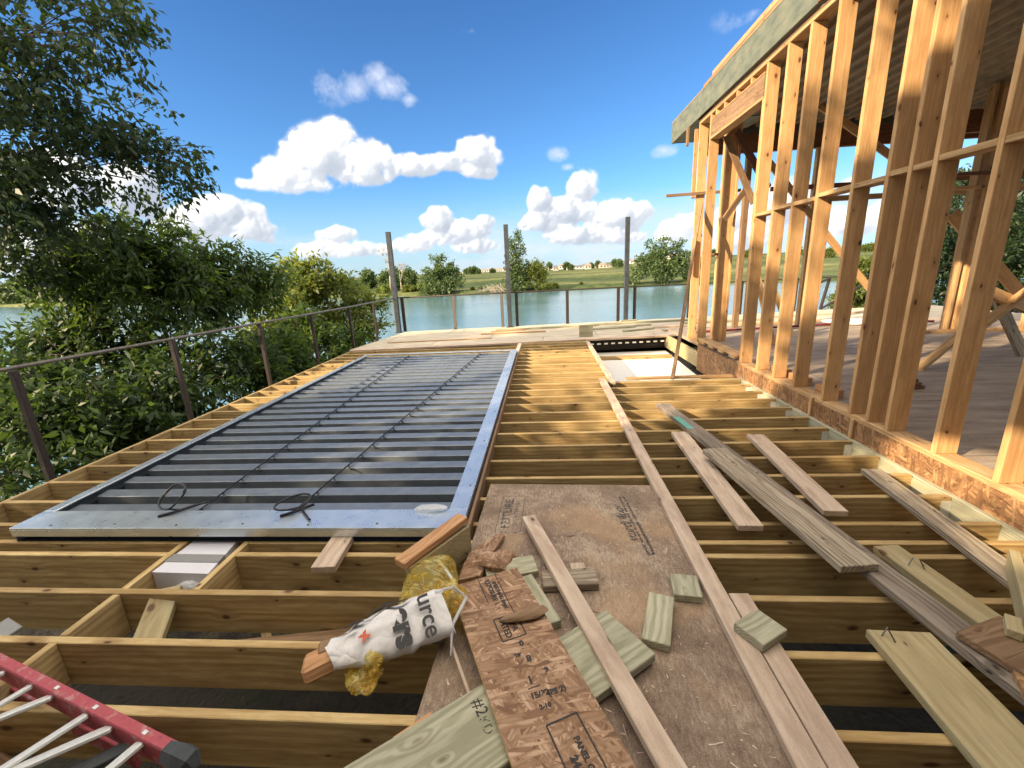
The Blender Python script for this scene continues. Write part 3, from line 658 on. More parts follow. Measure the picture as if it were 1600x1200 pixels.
# red and white tarp roll / hose at the far side of house floor
tag(tube('red_hose',[(2.9,8.6,.19),(3.6,8.75,.185),(4.6,8.8,.2),(5.6,9.0,.19),(6.6,9.1,.19),(7.6,9.0,.18)],.022,'darkred'),'dark red hose lying across the far end of the house floor','hose')
tag(crumple('cloth_sheet',(6.3,9.1,.20),.5,'paper',9,sq=(1.3,.35,.14)),'pink and white rumpled sheet on the far end of the house floor','sheet')
tag(crumple('grey_bag',(7.35,8.2,.3),.28,'band',12,sq=(.9,.7,.6)),'dark grey bag on the house floor beneath the crossed braces','bag')
tag(crumple('white_bag',(6.3,8.4,.21),.22,'paper',14,sq=(1.6,.6,.4)),'low white bundle beside the far post of the house','bundle')

# ================================================================ deck opening
tag(prism('white_board',[(.95,5.85),(2.45,5.85),(2.59,9.33),(.95,9.33)],-.32,-.30,'white'),'cream white sheet lying below deck level in the rectangular opening','white sheet')
tag(bx('dark_filler',.93,5.5,5.75,11.5,-.40,-.34,'black'),'added black sheet standing in for the dark space under the cream white sheet','board')  # black filler: stands in for the shaded space below the opening
fd=empty('far_platform',(-.5,10.4,0),'pale plywood platform at the lake end of the deck','deck platform')
prism('platform_deck',[(-4.18,8.93),(.1,9.30),(2.66,9.48),(11,10.2),(11,13.2),(8.3,13.15),(4,12.4),(-3.75,11.62)],-.02,.018,'farply',fd)
beam('front_board',(-4.12,8.84,.012),(2.64,9.42,.012),.19,.04,'pale',fd)
beam('front_fascia',(-4.12,8.93,-.14),(2.64,9.50,-.14),.03,.23,'black',fd)
beam('back_rim',(-3.75,11.66,-.12),(4,12.44,-.12),.04,.24,'joist',fd)
beam('back_rim',(4.01,12.44,-.12),(8.3,13.2,-.12),.04,.24,'joist',fd)
for i in range(11):
    x=.98+i*.15; bx('light_slit',x,x+.075,9.22+.085*(x-.9)-.02,9.235+.085*(x-.9)-.02,-.105,-.075,'white',fd,bev=0)  # white boxes paint the light showing through a row of slits
for x,y in ((-3.5,9.3),(0,9.6),(-3.5,11.4),(0,11.7),(4,12),(7.8,12.6),(4,9.8)): bx('support_post',x-.08,x+.08,y-.08,y+.08,-5.3,-.24,'treated',fd,axis=2)
# loose timber on the platform
LB=[('long tan board at the left end of the timber scattered on the far platform','plate',(-.75,10.55),3,1.6,.09,.03),
('long yellow board lying along the far edge of the platform left of the green block','green',(.05,11.25),5,2.6,.14,.04),
('short reddish board on the sunlit left half of the far platform','orange',(-.9,10.95),10,.9,.06,.03),
('long greenish board along the far edge of the platform right of the green block','green',(2.7,11.6),5.5,2.9,.14,.05),
('narrow pale board in front of the long greenish one on the far platform','green',(1.6,10.7),9,1.3,.09,.04),
('light board angled toward the railing in the middle of the platform timber','green',(2.1,10.95),14,1.2,.09,.04),
('nearest greenish board of the scattered timber on the far platform','green',(2.2,10.25),22,.8,.09,.04),
('pale board at the right end of the scattered platform timber','pale',(3.0,10.6),6,1.1,.14,.04),
('grey board close to the wall corner on the far platform','weathpale',(3.4,10.1),4,1.4,.14,.03),
('broad board lying flat behind the corner post on the far platform','green',(4.6,11.2),5,2.2,.2,.05),
('sunlit long board at the far right of the platform beyond the studs','pale',(7.2,11.9),7,3,.2,.05),
('yellowish board lying behind the stud wall on the far platform','plate',(5.6,10.6),2,2.0,.14,.04),
('narrow tan stick at the near left edge of the far platform','plate',(-2.4,9.75),4,2.4,.05,.02)]
for lb,mt,c,a,L,wd,th in LB:
    tag(box('loose_board',(L,wd,th),(c[0],c[1],.019+th/2),mt,None,(0,0,R(a))),lb,'board','loose timber on the far platform')
tag(box('upright_block',(.30,.04,.26),(.93,9.62,.15),'green',None,(0,0,R(4))),'square greenish block standing upright at the near edge of the far platform','wood block')
tag(box('steel_bracket',(.5,.06,.05),(2.28,11.85,.06),'green',None,(0,0,R(18))),'small board leaning at the foot of the rightmost steel pole','board')
tag(beam('short_board',(-.505,7.72,.055),(-.49,8.72,.055),.07,.034,'pale'),'short pale board between louvre panel corner and far platform','board')
tag(bx('opening_edge_board',.855,.925,5.56,8.85,.003,.04,'pale'),'long pale board laid on edge of the white opening','board')
tag(bx('gap_board',1.1,2.5,5.76,5.85,.003,.03,'plate'),'brown board lying along the near edge of the white opening','board')

# ================================================================ steel poles and railings
for (x,y,h,dx,lb) in ((-3.93,11.5,2.60,0,'left steel pole beside the tree-side railing corner'),(-.91,11.78,2.65,0,'middle steel pole standing at the far deck edge'),(2.25,12.1,2.70,0,'rightmost steel pole, nearest the stud wall, at the far deck edge')):
    p_=empty('steel_pole',(x,y,.02),'tall bare '+lb,'steel pole','steel poles at the far deck edge')
    bx('pole_shaft',x-.055,x+.055,y-.055,y+.055,.021,h,'pole',p_,axis=2)
    bx('base_plate',x-.1,x+.1,y-.1,y+.1,.0185,.0205,'darksteel',p_)
    bx('pole_cap',x-.057,x+.057,y-.057,y+.057,h+.001,h+.012,'pole',p_)
ra=empty('side_railing',(-4.2,7,0),'brown metal railing with thin sagging top rail along the tree side of the deck','railing')
for y in (.0,1.53,3.06,4.58,6.14,7.62,9.2,10.6): bx('rail_post',-4.23,-4.182,y-.024,y+.024,-.3,.93,'darksteel',ra,axis=2)
tube('top_rail',[(-4.2,-1,.955),(-4.2,3.06,.952),(-4.2,4.58,.942),(-4.2,6.14,.932),(-4.18,7.62,.922),(-4.14,9.2,.918),(-4.02,11.0,.93),(-3.98,11.6,.935)],.016,'railtop',ra,8)
rb=empty('end_railing',(0,12,0),'dark metal railing across the lake end of the platform','railing')
for x in (-3.80,-2.42,-1.12,-.72,.66,2.05,2.50,4.0,5.5,7.1):
    y=11.62+.09*(x+3.9)
    if x>4: y=12.4+.17*(x-4)
    bx('rail_post',x-.04,x+.04,y-.025,y+.025,.019,.92,'darksteel' if x>-.8 or x<-3 else 'railtop',rb,axis=2)
tube('top_rail',[(-3.98,11.62,.935),(-1,11.88,.935),(4,12.36,.93),(8.3,13.1,.92),(11.5,13.6,.92)],.02,'darksteel',rb,6)
g=empty('braced_rail_panel',(7.6,13,0),'dark metal rail frame with diagonal braces behind the stud wall','rail frame')
beam('frame_bar',(7.9,13.05,.03),(8.05,13.05,.92),.06,.06,'darksteel',g)
beam('frame_bar',(7.2,12.95,.55),(8.05,13.02,.90),.05,.05,'darksteel',g)
beam('frame_bar',(7.9,13.0,.06),(9.3,13.3,.75),.05,.05,'darksteel',g)

# ================================================================ loose boards on the near deck
def lboard(name,c,yaw,L,Wd,T,ztop,mat,label,cat='board',tilt=0,bev=.003,group=None,**k):
    o=box(name,(L,Wd,T),(c[0],c[1],ztop-T/2),mat,None,(0,R(tilt),R(yaw)),bev=bev,**k)
    return tag(o,label,cat,group)
lboard('long_stud',(.76,2.95),90,5.5,.086,.036,.056,'pale','longest pale board, lying from the foreground along the right edge of the plywood sheet',seg=10,jit=.003)
bx_=bx('second_stud',.808,.896,-.4,1.72,.004,.052,'pale'); tag(bx_,'pale board butted along the right side of the longest pale board in the foreground','board')
lboard('offcut',(-1.215,2.03),93.6,.275,.13,.038,.042,'pale','pale offcut bridging the joists against the front of the louvre frame','offcut')
lboard('osb_strip',(-.066,1.208),114.6,1.2,.335,.018,.10,'osb','wide flaky OSB strip with black stamps in the foreground','OSB strip',bev=0)
osbo=bpy.data.objects['osb_strip']; osbo.data.materials.append(M['osbedge'])
for p in osbo.data.polygons:
    if abs(p.normal.z)<.5: p.material_index=1
lboard('stud_on_top',(.154,1.499),109.1,1.7,.078,.036,.098,'pale','pale knotty narrow board crossing the OSB scraps and the green plank',tilt=.5,seg=8,jit=.002)
lboard('wide_plank',(-.249,1.061),36.4,1.4,.272,.038,.0745,'green','widest greenish treated plank lying diagonally under the OSB strip','plank')
lboard('offcut',(.459,1.569),71,.28,.11,.038,.057,'green','oblong greenish offcut in the middle of the brown plywood sheet','offcut',group='greenish offcuts')
lboard('offcut',(.632,1.765),82,.145,.125,.038,.057,'green','nearly square greenish offcut beside the longest pale board','offcut',group='greenish offcuts')
lboard('offcut',(.835,1.487),31,.15,.127,.038,.095,'green','thick square offcut sitting on top of the two pale boards at right','offcut',group='greenish offcuts')
lboard('offcut',(-.20,1.885),15,.26,.13,.038,.057,'green','greenish offcut just beyond the torn end of the OSB strip','offcut',group='greenish offcuts')
lboard('offcut',(-.075,1.665),114.8,.32,.11,.038,.058,'green','greenish offcut tucked along the right edge of the OSB strip','offcut',group='greenish offcuts')
lboard('offcut',(.093,1.81),5,.266,.115,.038,.060,'weathpale','grey-brown offcut crossing beneath the narrow pale board','offcut',group='greenish offcuts')
lboard('wood_chip',(.141,1.915),94,.065,.075,.016,.036,'pale','tiny pale square of wood behind the grey-brown offcut','offcut')
lboard('wood_chip',(-.46,1.07),40,.14,.075,.02,.04,'orange','small pinkish scrap of wood at the left edge of the green plank','offcut')
lboard('thin_lath',(-.37,1.33),117,.36,.012,.008,.06,'pale','thin pale sliver of wood leaning beside the OSB strip','splinter',tilt=0)
lboard('splinter',(.20,1.63),-25,.14,.006,.005,.024,'pale','fine splinter on the plywood left of the oblong offcut','splinter')
lboard('splinter',(.12,2.2),5,.05,.005,.004,.0225,'pale','short dark-edged splinter on the plywood near the narrow pale board','splinter')
lboard('plank',(1.175,3.01),88.5,1.483,.14,.038,.042,'pale','medium pale board with knots between the longest board and the grey timber')
lboard('plank',(1.763,3.038),85.4,1.24,.135,.038,.042,'pale','pale board lying to the right of the weathered grey timber')
lboard('grey_timber',(1.43,2.80),97.0,3.35,.135,.042,.085,'weather','long weathered grey timber with a patch of teal paint','timber',seg=8,jit=.003)
tag(bx('x',0,.01,0,.01,0,.01,'teal'),None) if False else None
gt=bpy.data.objects['grey_timber']
pt_=box('paint_patch',(.32,.06,.0012),(1.262,3.86,.0868),'teal',None,(0,0,R(97)),bev=0)
bpy.context.view_layer.update(); pt_.parent=gt; pt_.matrix_parent_inverse=gt.matrix_basis.inverted()
lboard('weathered_plank',(1.36,2.50),96.2,1.37,.184,.038,.125,'weathpale','knotty weathered plank lying on top of the long grey timber','plank')
lboard('plank',(1.80,1.62),95.6,.95,.13,.038,.040,'treated','tan board with bent nails lying under the grey timber at right')
lboard('wide_plank',(1.372,1.03),87.5,1.0,.235,.038,.042,'treated','wide tan treated plank at the bottom right corner','plank')
lboard('plank',(2.20,2.33),83.1,1.25,.125,.036,.05,'weathpale','greyish brown board running toward the stud wall at right')
lboard('dark_offcut',(1.68,1.40),20,.24,.20,.03,.118,'brown','dark reddish scrap sitting across the end of the grey timber','offcut')
lboard('small_block',(1.73,1.455),50,.10,.045,.035,.155,'treated','small yellow block on the dark scrap at right','wood block')
lboard('chunk',(1.63,1.20),62,.34,.17,.035,.105,'osbface','sunlit orange chipboard chunk at the right edge','offcut')
tag(beam('yellow_board',(2.12,1.86,.13),(1.66,1.28,.10),.036,.10,'treated'),'short sunlit yellow board on edge at the right border','board')
# leaning 2x offcut beside the subfloor
o=empty('edge_offcut',(-.58,1.92,.1),'thick offcut on its edge leaning at the near right corner of the louvre frame','offcut')
beam('offcut_top',(-.715,1.725,.19),(-.475,2.10,.205),.075,.036,'orange',o)
P=[(-.69,1.74),(-.455,2.09),(-.43,2.07),(-.47,1.84),(-.55,1.78)]
prism('offcut_face',[(-.70,1.75),(-.47,2.10),(-.435,2.07),(-.665,1.72)],.0,.17,'treated',o)
# inner joist-bay scraps
tag(beam('bay_offcut',(-2.02,1.80,-.03),(-1.92,1.54,-.12),.13,.036,'treated'),'tan offcut tipped into the joist bay below the white wrapped beam','offcut')
tag(beam('bay_board',(-1.9,1.53,-.2),(-.9,1.70,-.215),.12,.03,'brown'),'brown board lying low in the joist bay','board')
tag(beam('bay_board',(-2.2,.98,-.22),(-1.9,.9,-.25),.3,.03,'brown'),'brown scrap low in the bay beside the red ladder','board')
tag(box('slate_offcut',(.16,.1,.02),(-2.72,1.58,-.10),'band',None,(R(10),0,R(-20))),'grey pointed offcut in the joist bay at the left border','offcut')
for i,(x,y) in enumerate(((-1.52,1.22),(-1.31,1.25))):
    vs=[];fs=[]; seg=14
    prof=[(.0,-.31),(.016,-.305),(.03,-.28),(.055,-.262),(.06,-.25)]
    V=[];F=[]
    for (r_,z) in prof:
        for j in range(seg): V.append((r_*math.cos(j*2*math.pi/seg),r_*math.sin(j*2*math.pi/seg),z+.3))
    for a in range(len(prof)-1):
        for j in range(seg): F.append((a*seg+j,a*seg+(j+1)%seg,(a+1)*seg+(j+1)%seg,(a+1)*seg+j))
    tag(link('hanging_pipe_end',mk(V,F,True),'pole',None,(x,y-.03,-.31)),['left one of two grey pipe ends under the second nearest joist','right one of two grey pipe ends under the second nearest joist'][i],'pipe end','pipe ends under the joist')
# splinters / nails
def nail(x,y,z,a,L=.07):
    o=beam('bent_nail',(x,y,z),(x+math.cos(a)*L*.5,y+math.sin(a)*L*.5,z+L*.7),.004,.004,'nail',bev=0); return o
for i,(x,y,a,par) in enumerate(((1.74,1.93,.4,None),(1.79,1.90,1.9,None),(1.31,1.50,.3,None),(1.34,1.47,2.2,None))):
    tag(nail(x,y,.043,a,.05),['left bent nail in the tan board under the grey timber','right bent nail in the tan board under the grey timber','upper bent nail at the far end of the wide tan plank','lower bent nail at the far end of the wide tan plank'][i],'nail','bent nails')
# torn OSB scrap
sp=[(-.283,2.19),(-.255,2.165),(-.30,2.0),(-.345,1.81),(-.40,1.80),(-.455,1.79),(-.45,1.93),(-.42,2.05),(-.36,2.12)]
o=prism('osb_scrap',sp,.03,.05,['osb'],None); tag(o,'torn wedge-shaped flake board scrap just beyond the OSB strip','OSB scrap'); o.rotation_euler=(R(-3),R(-8),0)
tag(crumple('torn_chips',(-.275,1.905,.065),.06,'osb',21,sq=(1,.9,.5),amp=.9,sub_=2),'ragged torn chips at the top end of the OSB strip','wood chips')
o=crumple('bark_piece',(-.125,1.50,.118),.05,'brown',22,sq=(1.6,.5,.35),amp=.7,rz=R(20)); tag(o,'curled brown bark-like scrap on the OSB strip','wood scrap')
# sawdust chips and splinters strewn over the plywood sheet
dv_=[];df_=[]; rg=random.Random(99)
for i in range(420):
    u=rg.uniform(-1.15,1.15); v=rg.uniform(-.58,.55); x,y=rotz(v,u,sa,sc)
    a=rg.uniform(0,6.28); L=rg.uniform(.004,.03)*(2.2 if rg.random()<.08 else 1); w2=rg.uniform(.0012,.0035); h=rg.uniform(.0008,.002)
    q=[rotz(p*L/2,k*w2,a,(x,y)) for p,k in ((-1,-1),(1,-.4),(1,.4),(-1,1))]; b=len(dv_)
    dv_+=[(px,py,.0186) for px,py in q]+[(px,py,.0186+h) for px,py in q]; df_+=[tuple(b+t for t in f) for f in ((3,2,1,0),(4,5,6,7),(0,1,5,4),(1,2,6,5),(2,3,7,6),(3,0,4,7))]
tag(link('wood_debris',mk(dv_,df_),'pale'),kind='stuff')
# OSB stamps
bpy.context.view_layer.update()
def on_osb(u,v): # u along the strip from far end, v across
    a=R(114.6); far=(-.066+.6*math.cos(a),1.208+.6*math.sin(a)); return (far[0]-u*math.cos(a)+v*math.sin(a),far[1]-u*math.sin(a)-v*math.cos(a))
oz=.1005; st=[]
def st_t(s,u,v,size,rz=114.6-180,sx=1,bold=.0015):
    x,y=on_osb(u,v); st.append(text('printed_mark',s,(x,y,oz),(0,0,R(rz)),size,'ink',None,sx,bold=bold))
def st_l(u0,u1,v,th=.004,v1=None):
    a=on_osb(u0,v); b=on_osb(u1,v if v1 is None else v1); st.append(beam('printed_mark',(a[0],a[1],oz),(b[0],b[1],oz),th,.0008,'ink',bev=0))
st_l(.0,.17,-.035); st_l(.0,.34,.05); st_l(.33,.34,-.035,.085,.0) if False else None
st_t('EXPOSURE 1',.11,.0,.030); st_t('SHEATHING SPAN',.14,.028,.022)
x,y=on_osb(.33,.005); st.append(outline('printed_mark',(x,y),.12,.10,R(114.6),oz-.0003,.006,'ink'))
st_t('APA\nRATED',.325,.005,.036)
st_t('0',.425,.02,.034,rz=20); st_t('8',.50,.02,.038,rz=20); st_t('1',.585,-.01,.045,rz=20); st_t('3',.575,.06,.042,rz=20)
st_l(.612,.614,-.03,.004,.015); st_t('15/32',.645,.0,.03,rz=20); st_t('(PS 2)',.655,.06,.028,rz=20); st_t('2-10',.69,.0,.022,rz=20); st_t('T8',.47,-.015,.02,rz=20)
x,y=on_osb(.92,.03); st.append(outline('printed_mark',(x,y),.34,.11,R(114.6),oz-.0003,.006,'ink')); st_t('PANEL GRADE',.90,.045,.026); st_t('24/16',.90,.01,.034,bold=.002)
for o in st:
    o.parent=osbo; o.matrix_parent_inverse=osbo.matrix_basis.inverted()
wp=[o for o in COL.objects if o.name.startswith('wide_plank')][0]
for s,dx,dy,sz in (('#2',.30,1.24-.02,.05),('GC',.37,1.19,.03)): pass
mk1=text('printed_mark','#2',(-.255,1.135,.0750),(0,0,R(-60)),.06,'ink',None); mk2=text('printed_mark','KD',(-.225,1.075,.0750),(0,0,R(-60)),.045,'inkgrey',None)
for o in (mk1,mk2): o.parent=wp; o.matrix_parent_inverse=wp.matrix_basis.inverted()

# ================================================================ bag with printed wrapper
bag=empty('plastic_bag',(-.66,1.5,.02),'crumpled yellow film bag with a white printed wrapper and black letters on the joists','bag')
A=Vector((-.88,1.335,.075)); B=Vector((-.455,1.53,.13)); ax=(B-A).normalized(); sd_=Vector((-ax.y,ax.x,0)).normalized(); nz=ax.cross(sd_)
WP=[(-.125,-.035),(-.13,.005),(-.10,.045),(-.03,.088),(-.012,.093),(.008,.088),(.07,.05),(.10,.01),(.09,-.03),(.03,-.05),(-.06,-.05)]
def wrapper():
    V=[];F=[];n=len(WP); K=14; rg=random.Random(5)
    for i in range(K+1):
        f=i/K; c=(B-A)*f; s_=(.62+.40*min(1,f*2.2))*(1+.03*math.sin(i*2.1))
        for k,(u,h) in enumerate(WP): V.append(c+sd_*(u*s_+rg.uniform(-.009,.009))+nz*(h*s_*.85+rg.uniform(-.008,.008))+ax*(rg.uniform(-.012,.012) if i in(0,K) else 0))
    for i in range(K):
        for j in range(n): F.append((i*n+j,(i+1)*n+j,(i+1)*n+(j+1)%n,i*n+(j+1)%n))
    me=mk(V,F); bm=bmesh.new(); bm.from_mesh(me); bmesh.ops.recalc_face_normals(bm,faces=bm.faces[:]); bmesh.ops.subdivide_edges(bm,edges=bm.edges[:],cuts=1,use_grid_fill=True,smooth=.25)
    for v in bm.verts: v.co+=Vector((rg.uniform(-.0012,.0012),rg.uniform(-.0012,.0012),rg.uniform(-.0012,.0012)))
    bm.to_mesh(me); bm.free()
    for p in me.polygons: p.use_smooth=True
    return link('printed_wrapper',me,'paper',bag,A)
wr=wrapper()
beam('wood_core',A-ax*.10+Vector((0,-.01,-.02)),A+ax*.12+Vector((0,0,-.01)),.12,.07,'orange',bag,roll=-15,bev=.014)
beam('wood_core',A-ax*.06+Vector((0,.03,.015)),A+ax*.12+Vector((0,.02,.01)),.06,.03,'brown',bag,roll=10,bev=.008)
def film(name,c,sz,seed,amp,mat='yfilm',rz=0,tilt=0):
    bm=bmesh.new(); bmesh.ops.create_icosphere(bm,subdivisions=4,radius=1); rg=random.Random(seed)
    fold=[(Vector((rg.gauss(0,1),rg.gauss(0,1),rg.gauss(0,1))).normalized(),rg.uniform(5,13),rg.uniform(0,6)) for _ in range(7)]
    for v in bm.verts:
        d=v.co.normalized(); s_=1.0
        for q,fr,ph in fold: s_+=amp*(abs(math.sin(d.dot(q)*fr*.45+ph))-.5)*.38
        v.co=Vector((d.x*sz[0],d.y*sz[1],d.z*sz[2]))*s_
    me=bpy.data.meshes.new('m'); bm.to_mesh(me); bm.free()
    for p in me.polygons: p.use_smooth=True
    return link(name,me,mat,bag,c,(tilt,0,rz))
film('yellow_film',(-.565,1.70,.095),(.105,.165,.095),4,.20,rz=R(-14))
film('yellow_film',(-.455,1.60,.10),(.065,.10,.07),9,.3,rz=R(10))
film('film_tail',(-.735,1.285,.03),(.055,.075,.022),13,.5,rz=R(25))
film('film_tail',(-.70,1.335,.085),(.035,.085,.035),17,.4,rz=R(15))
tube('film_strap',[B+nz*.09-ax*.03,B+nz*.08+ax*.05,B+Vector((.09,.02,.03)),B+Vector((.05,-.10,.0)),B+Vector((.06,-.2,-.05))],[.006,.008,.010,.008,.003],'cfilm',bag,6)
tube('film_strap',[(-.62,1.83,.14),(-.53,1.75,.19),(-.45,1.66,.165),(-.40,1.60,.13)],[.004,.008,.008,.004],'cfilm',bag,6)
def wtext(s,f,k,size,rot_extra=0,mat='inksolid',bold=.003,frac=.5,sx=1):
    """letters on facet k (between profile points k and k+1) of the wrapper"""
    (u0,h0),(u1,h1)=WP[k],WP[k+1]; s0=.62+.40*min(1,f*2.2)
    e=(sd_*(u1-u0)+nz*(h1-h0)).normalized(); n_=e.cross(ax).normalized()
    if n_.z<0: n_=-n_
    pos=A+(B-A)*f+sd_*((u0+(u1-u0)*frac)*s0)+nz*((h0+(h1-h0)*frac)*s0)+n_*.010
    m3=Matrix((ax,e,n_)).transposed()
    if m3.determinant()<0: m3=Matrix((ax,-e,n_)).transposed()
    o=text('printed_letters',s,pos,(0,0,0),size,mat,bag,sx,bold=bold); o.rotation_euler=(m3@Matrix.Rotation(rot_extra,3,'Z')).to_euler(); return o
wtext('ers',.62,2,.115,R(-90),bold=.006,frac=.25); wtext('urce',.84,2,.095,R(-90),bold=.0015,frac=.35)
wtext('Y',.58,5,.17,R(60),bold=.012,frac=.45,sx=.8); wtext('A',.22,5,.10,R(100),bold=.008,frac=.4); wtext('7',.38,5,.09,R(-60),bold=.008,frac=.5); wtext('x',.30,2,.05,R(30),'redprint',frac=.6,bold=.004)

# ================================================================ white wrapped beam end in the joist bay
wb=empty('wrapped_post',(-2.03,2.05,-.05),'white wrapped block with grey band in the joist bay before the louvre frame','wrapped beam')
M['whiteprint']=plain('speckled_white_wrap',(.62,.61,.66),.45,.14,140)
prism('white_cap',[(-2.205,1.905),(-1.865,1.895),(-1.91,2.19),(-2.19,2.19)],-.12,-.008,'whiteprint',wb)
prism('band',[(-2.208,1.99),(-1.875,1.985),(-1.888,2.055),(-2.207,2.06)],-.10,-.0045,'band',wb)
crumple('film_wrap',(-2.0,1.88,-.10),.09,'cfilm',30,parent=wb,sq=(.9,.4,.7))

# ================================================================ ladder
ld=empty('ladder',(-1.8,1.1,.1),'red fibreglass ladder with grey metal rungs and black foot at the bottom left','ladder')
a0=Vector((-2.42,1.31,.10)); a1=Vector((-1.215,.955,.10)); dv=(a1-a0).normalized(); pv=Vector((-dv.y,dv.x,0))
beam('side_rail',a0,a1,.036,.006,'red',ld)
beam('side_rail',a0-pv*.016-Vector((0,0,.045)),a1-pv*.016-Vector((0,0,.045)),.005,.082,'red',ld)
beam('side_rail',a0-pv*.0-Vector((0,0,.17)),a1-dv*.25-Vector((0,0,.17)),.02,.07,'red',ld)
for i,(s,dd) in enumerate(((.40,(-.20,-.23,-.06)),(.52,(-.33,-.17,-.05)),(.70,(-.30,-.32,-.08)),(.82,(-.42,-.22,-.06)),(.95,(-.2,-.28,-.08)),(.24,(-.3,-.25,-.06)))):
    c=a0+dv*s*1.18-pv*.012-Vector((0,0,.02)); beam('rung',c,c+Vector(dd),.048,.014,'alu',ld,roll=20)
beam('rung',a0+dv*1.05-Vector((0,0,.07)),a0+dv*.75-Vector((0,.25,.12)),.05,.02,'rubber',ld)
V,F=multi([tubemesh([(0,0,0),(.05,-.012,0),(.085,-.02,-.005),(.10,-.022,-.03)],[.032,.038,.036,.022],6)])
link('foot_cap',mk(V,F),'rubber',ld,a1+Vector((-.02,0,-.02)))
for s in (.52,.72,.95): 
    c=a0+dv*s*1.18+Vector((0,0,.004)); box('rivet_plate',(.018,.014,.004),c,'alu',ld,(0,0,math.atan2(dv.y,dv.x)),bev=.001)

# ================================================================ foliage
def leaves(name,lobes,ntw,nl,ll,lw,mat,parent,seed,origin,droop=.3,tw=.3,shell=.45,flat=1.0,gap=.35):
    ntw=int(ntw/(1-gap)**.8)
    rs=np.random.RandomState(seed); lob=np.array(lobes,float)
    wts=lob[:,3]**2.3; wts/=wts.sum()
    idx=rs.choice(len(lob),ntw,p=wts)
    d=rs.normal(size=(ntw,3)); d/=np.linalg.norm(d,axis=1)[:,None]
    rr=rs.uniform(shell**3,1,size=ntw)**(1/3)
    ex=rs.uniform(size=ntw)<.12; rr=np.where(ex,rr*rs.uniform(1.05,1.45,size=ntw),rr)
    c=lob[idx,:3]+d*rr[:,None]*lob[idx,3:4]*np.array([1,1,flat])*1.02
    if gap>0:
        fr=2*math.pi/(tw*2.6); ph=rs.uniform(0,6.28,size=(5,)); dr=rs.normal(size=(5,3)); dr/=np.linalg.norm(dr,axis=1)[:,None]
        fld=sum(np.sin((c@dr[i])*fr*(.7+.25*i)+ph[i]) for i in range(5)); keep=fld>np.quantile(fld,gap)
        c=c[keep]; d=d[keep]; ntw=len(c)
    td=d*.8+rs.normal(size=(ntw,3))*.55; td[:,2]-=droop; td/=np.linalg.norm(td,axis=1)[:,None]
    t_=rs.uniform(0,1,size=(ntw,nl))
    pos=c[:,None,:]+td[:,None,:]*(t_[:,:,None]-.5)*tw+rs.normal(size=(ntw,nl,3))*tw*.14
    ld_=td[:,None,:]*.7+rs.normal(size=(ntw,nl,3))*.6; ld_[:,:,2]-=droop; ld_/=np.linalg.norm(ld_,axis=2)[:,:,None]
    pos=pos.reshape(-1,3); ld_=ld_.reshape(-1,3); n=len(pos)
    up_=rs.normal(size=(n,3))*.7+np.array([0,0,1]); sd=np.cross(ld_,up_); sd/=np.linalg.norm(sd,axis=1)[:,None]+1e-9
    nn=np.cross(sd,ld_)
    s=rs.uniform(.65,1.25,size=(n,1))
    a=pos; b=pos+ld_*ll*.45*s+sd*lw*.5*s+nn*lw*.12*s; cc=pos+ld_*ll*s-nn*ll*.12*s; dd=pos+ld_*ll*.45*s-sd*lw*.5*s+nn*lw*.12*s
    V=np.stack([a,b,cc,dd],1).reshape(-1,3)-np.array(origin)
    me=bpy.data.meshes.new('m'); me.vertices.add(4*n); me.vertices.foreach_set('co',V.ravel())
    me.loops.add(4*n); me.loops.foreach_set('vertex_index',np.arange(4*n,dtype=np.int32))
    me.polygons.add(n); me.polygons.foreach_set('loop_start',np.arange(0,4*n,4,dtype=np.int32)); me.polygons.foreach_set('loop_total',np.full(n,4,dtype=np.int32))
    me.update(); me.validate()
    return link(name,me,mat,parent,origin)
def limbs(name,base,top,lobes,r0,mat,parent,seed,sag=.15):
    rg=random.Random(seed); parts=[]; base=Vector(base); top=Vector(top); o0=base
    P=[];Rr=[]
    for i in range(9):
        f=i/8; P.append(base.lerp(top,f)-o0+Vector((math.sin(f*5+seed)*.12*r0*8,math.cos(f*4)*.1*r0*8,0))); Rr.append(r0*(1-.6*f))
    parts.append(tubemesh(P,Rr,8))
    for lb in lobes:
        c=Vector(lb[:3])-o0; f=rg.uniform(.35,1); st_=P[int(f*8)]; r1=Rr[int(f*8)]*.5
        Q=[];q=[]
        for i in range(7):
            g_=i/6; v=st_.lerp(c,g_)+Vector((0,0,math.sin(g_*math.pi)*sag*(c-st_).length))+Vector((rg.uniform(-1,1),rg.uniform(-1,1),rg.uniform(-1,1)))*.03*(c-st_).length*(0<i<6)
            Q.append(v); q.append(max(.006,r1*(1-.85*g_)))
        parts.append(tubemesh(Q,q,6))
        for k in range(5):
            e=c+Vector((rg.gauss(0,1),rg.gauss(0,1),rg.gauss(0,.8))).normalized()*lb[3]*.9; s0=Q[4+k%3]
            parts.append(tubemesh([s0,(s0+e)/2+Vector((0,0,.04)),e],[.35*r1*.5+.004,.006,.003],5))
    V,F=multi(parts); return link(name,mk(V,F,True),mat,parent,o0)
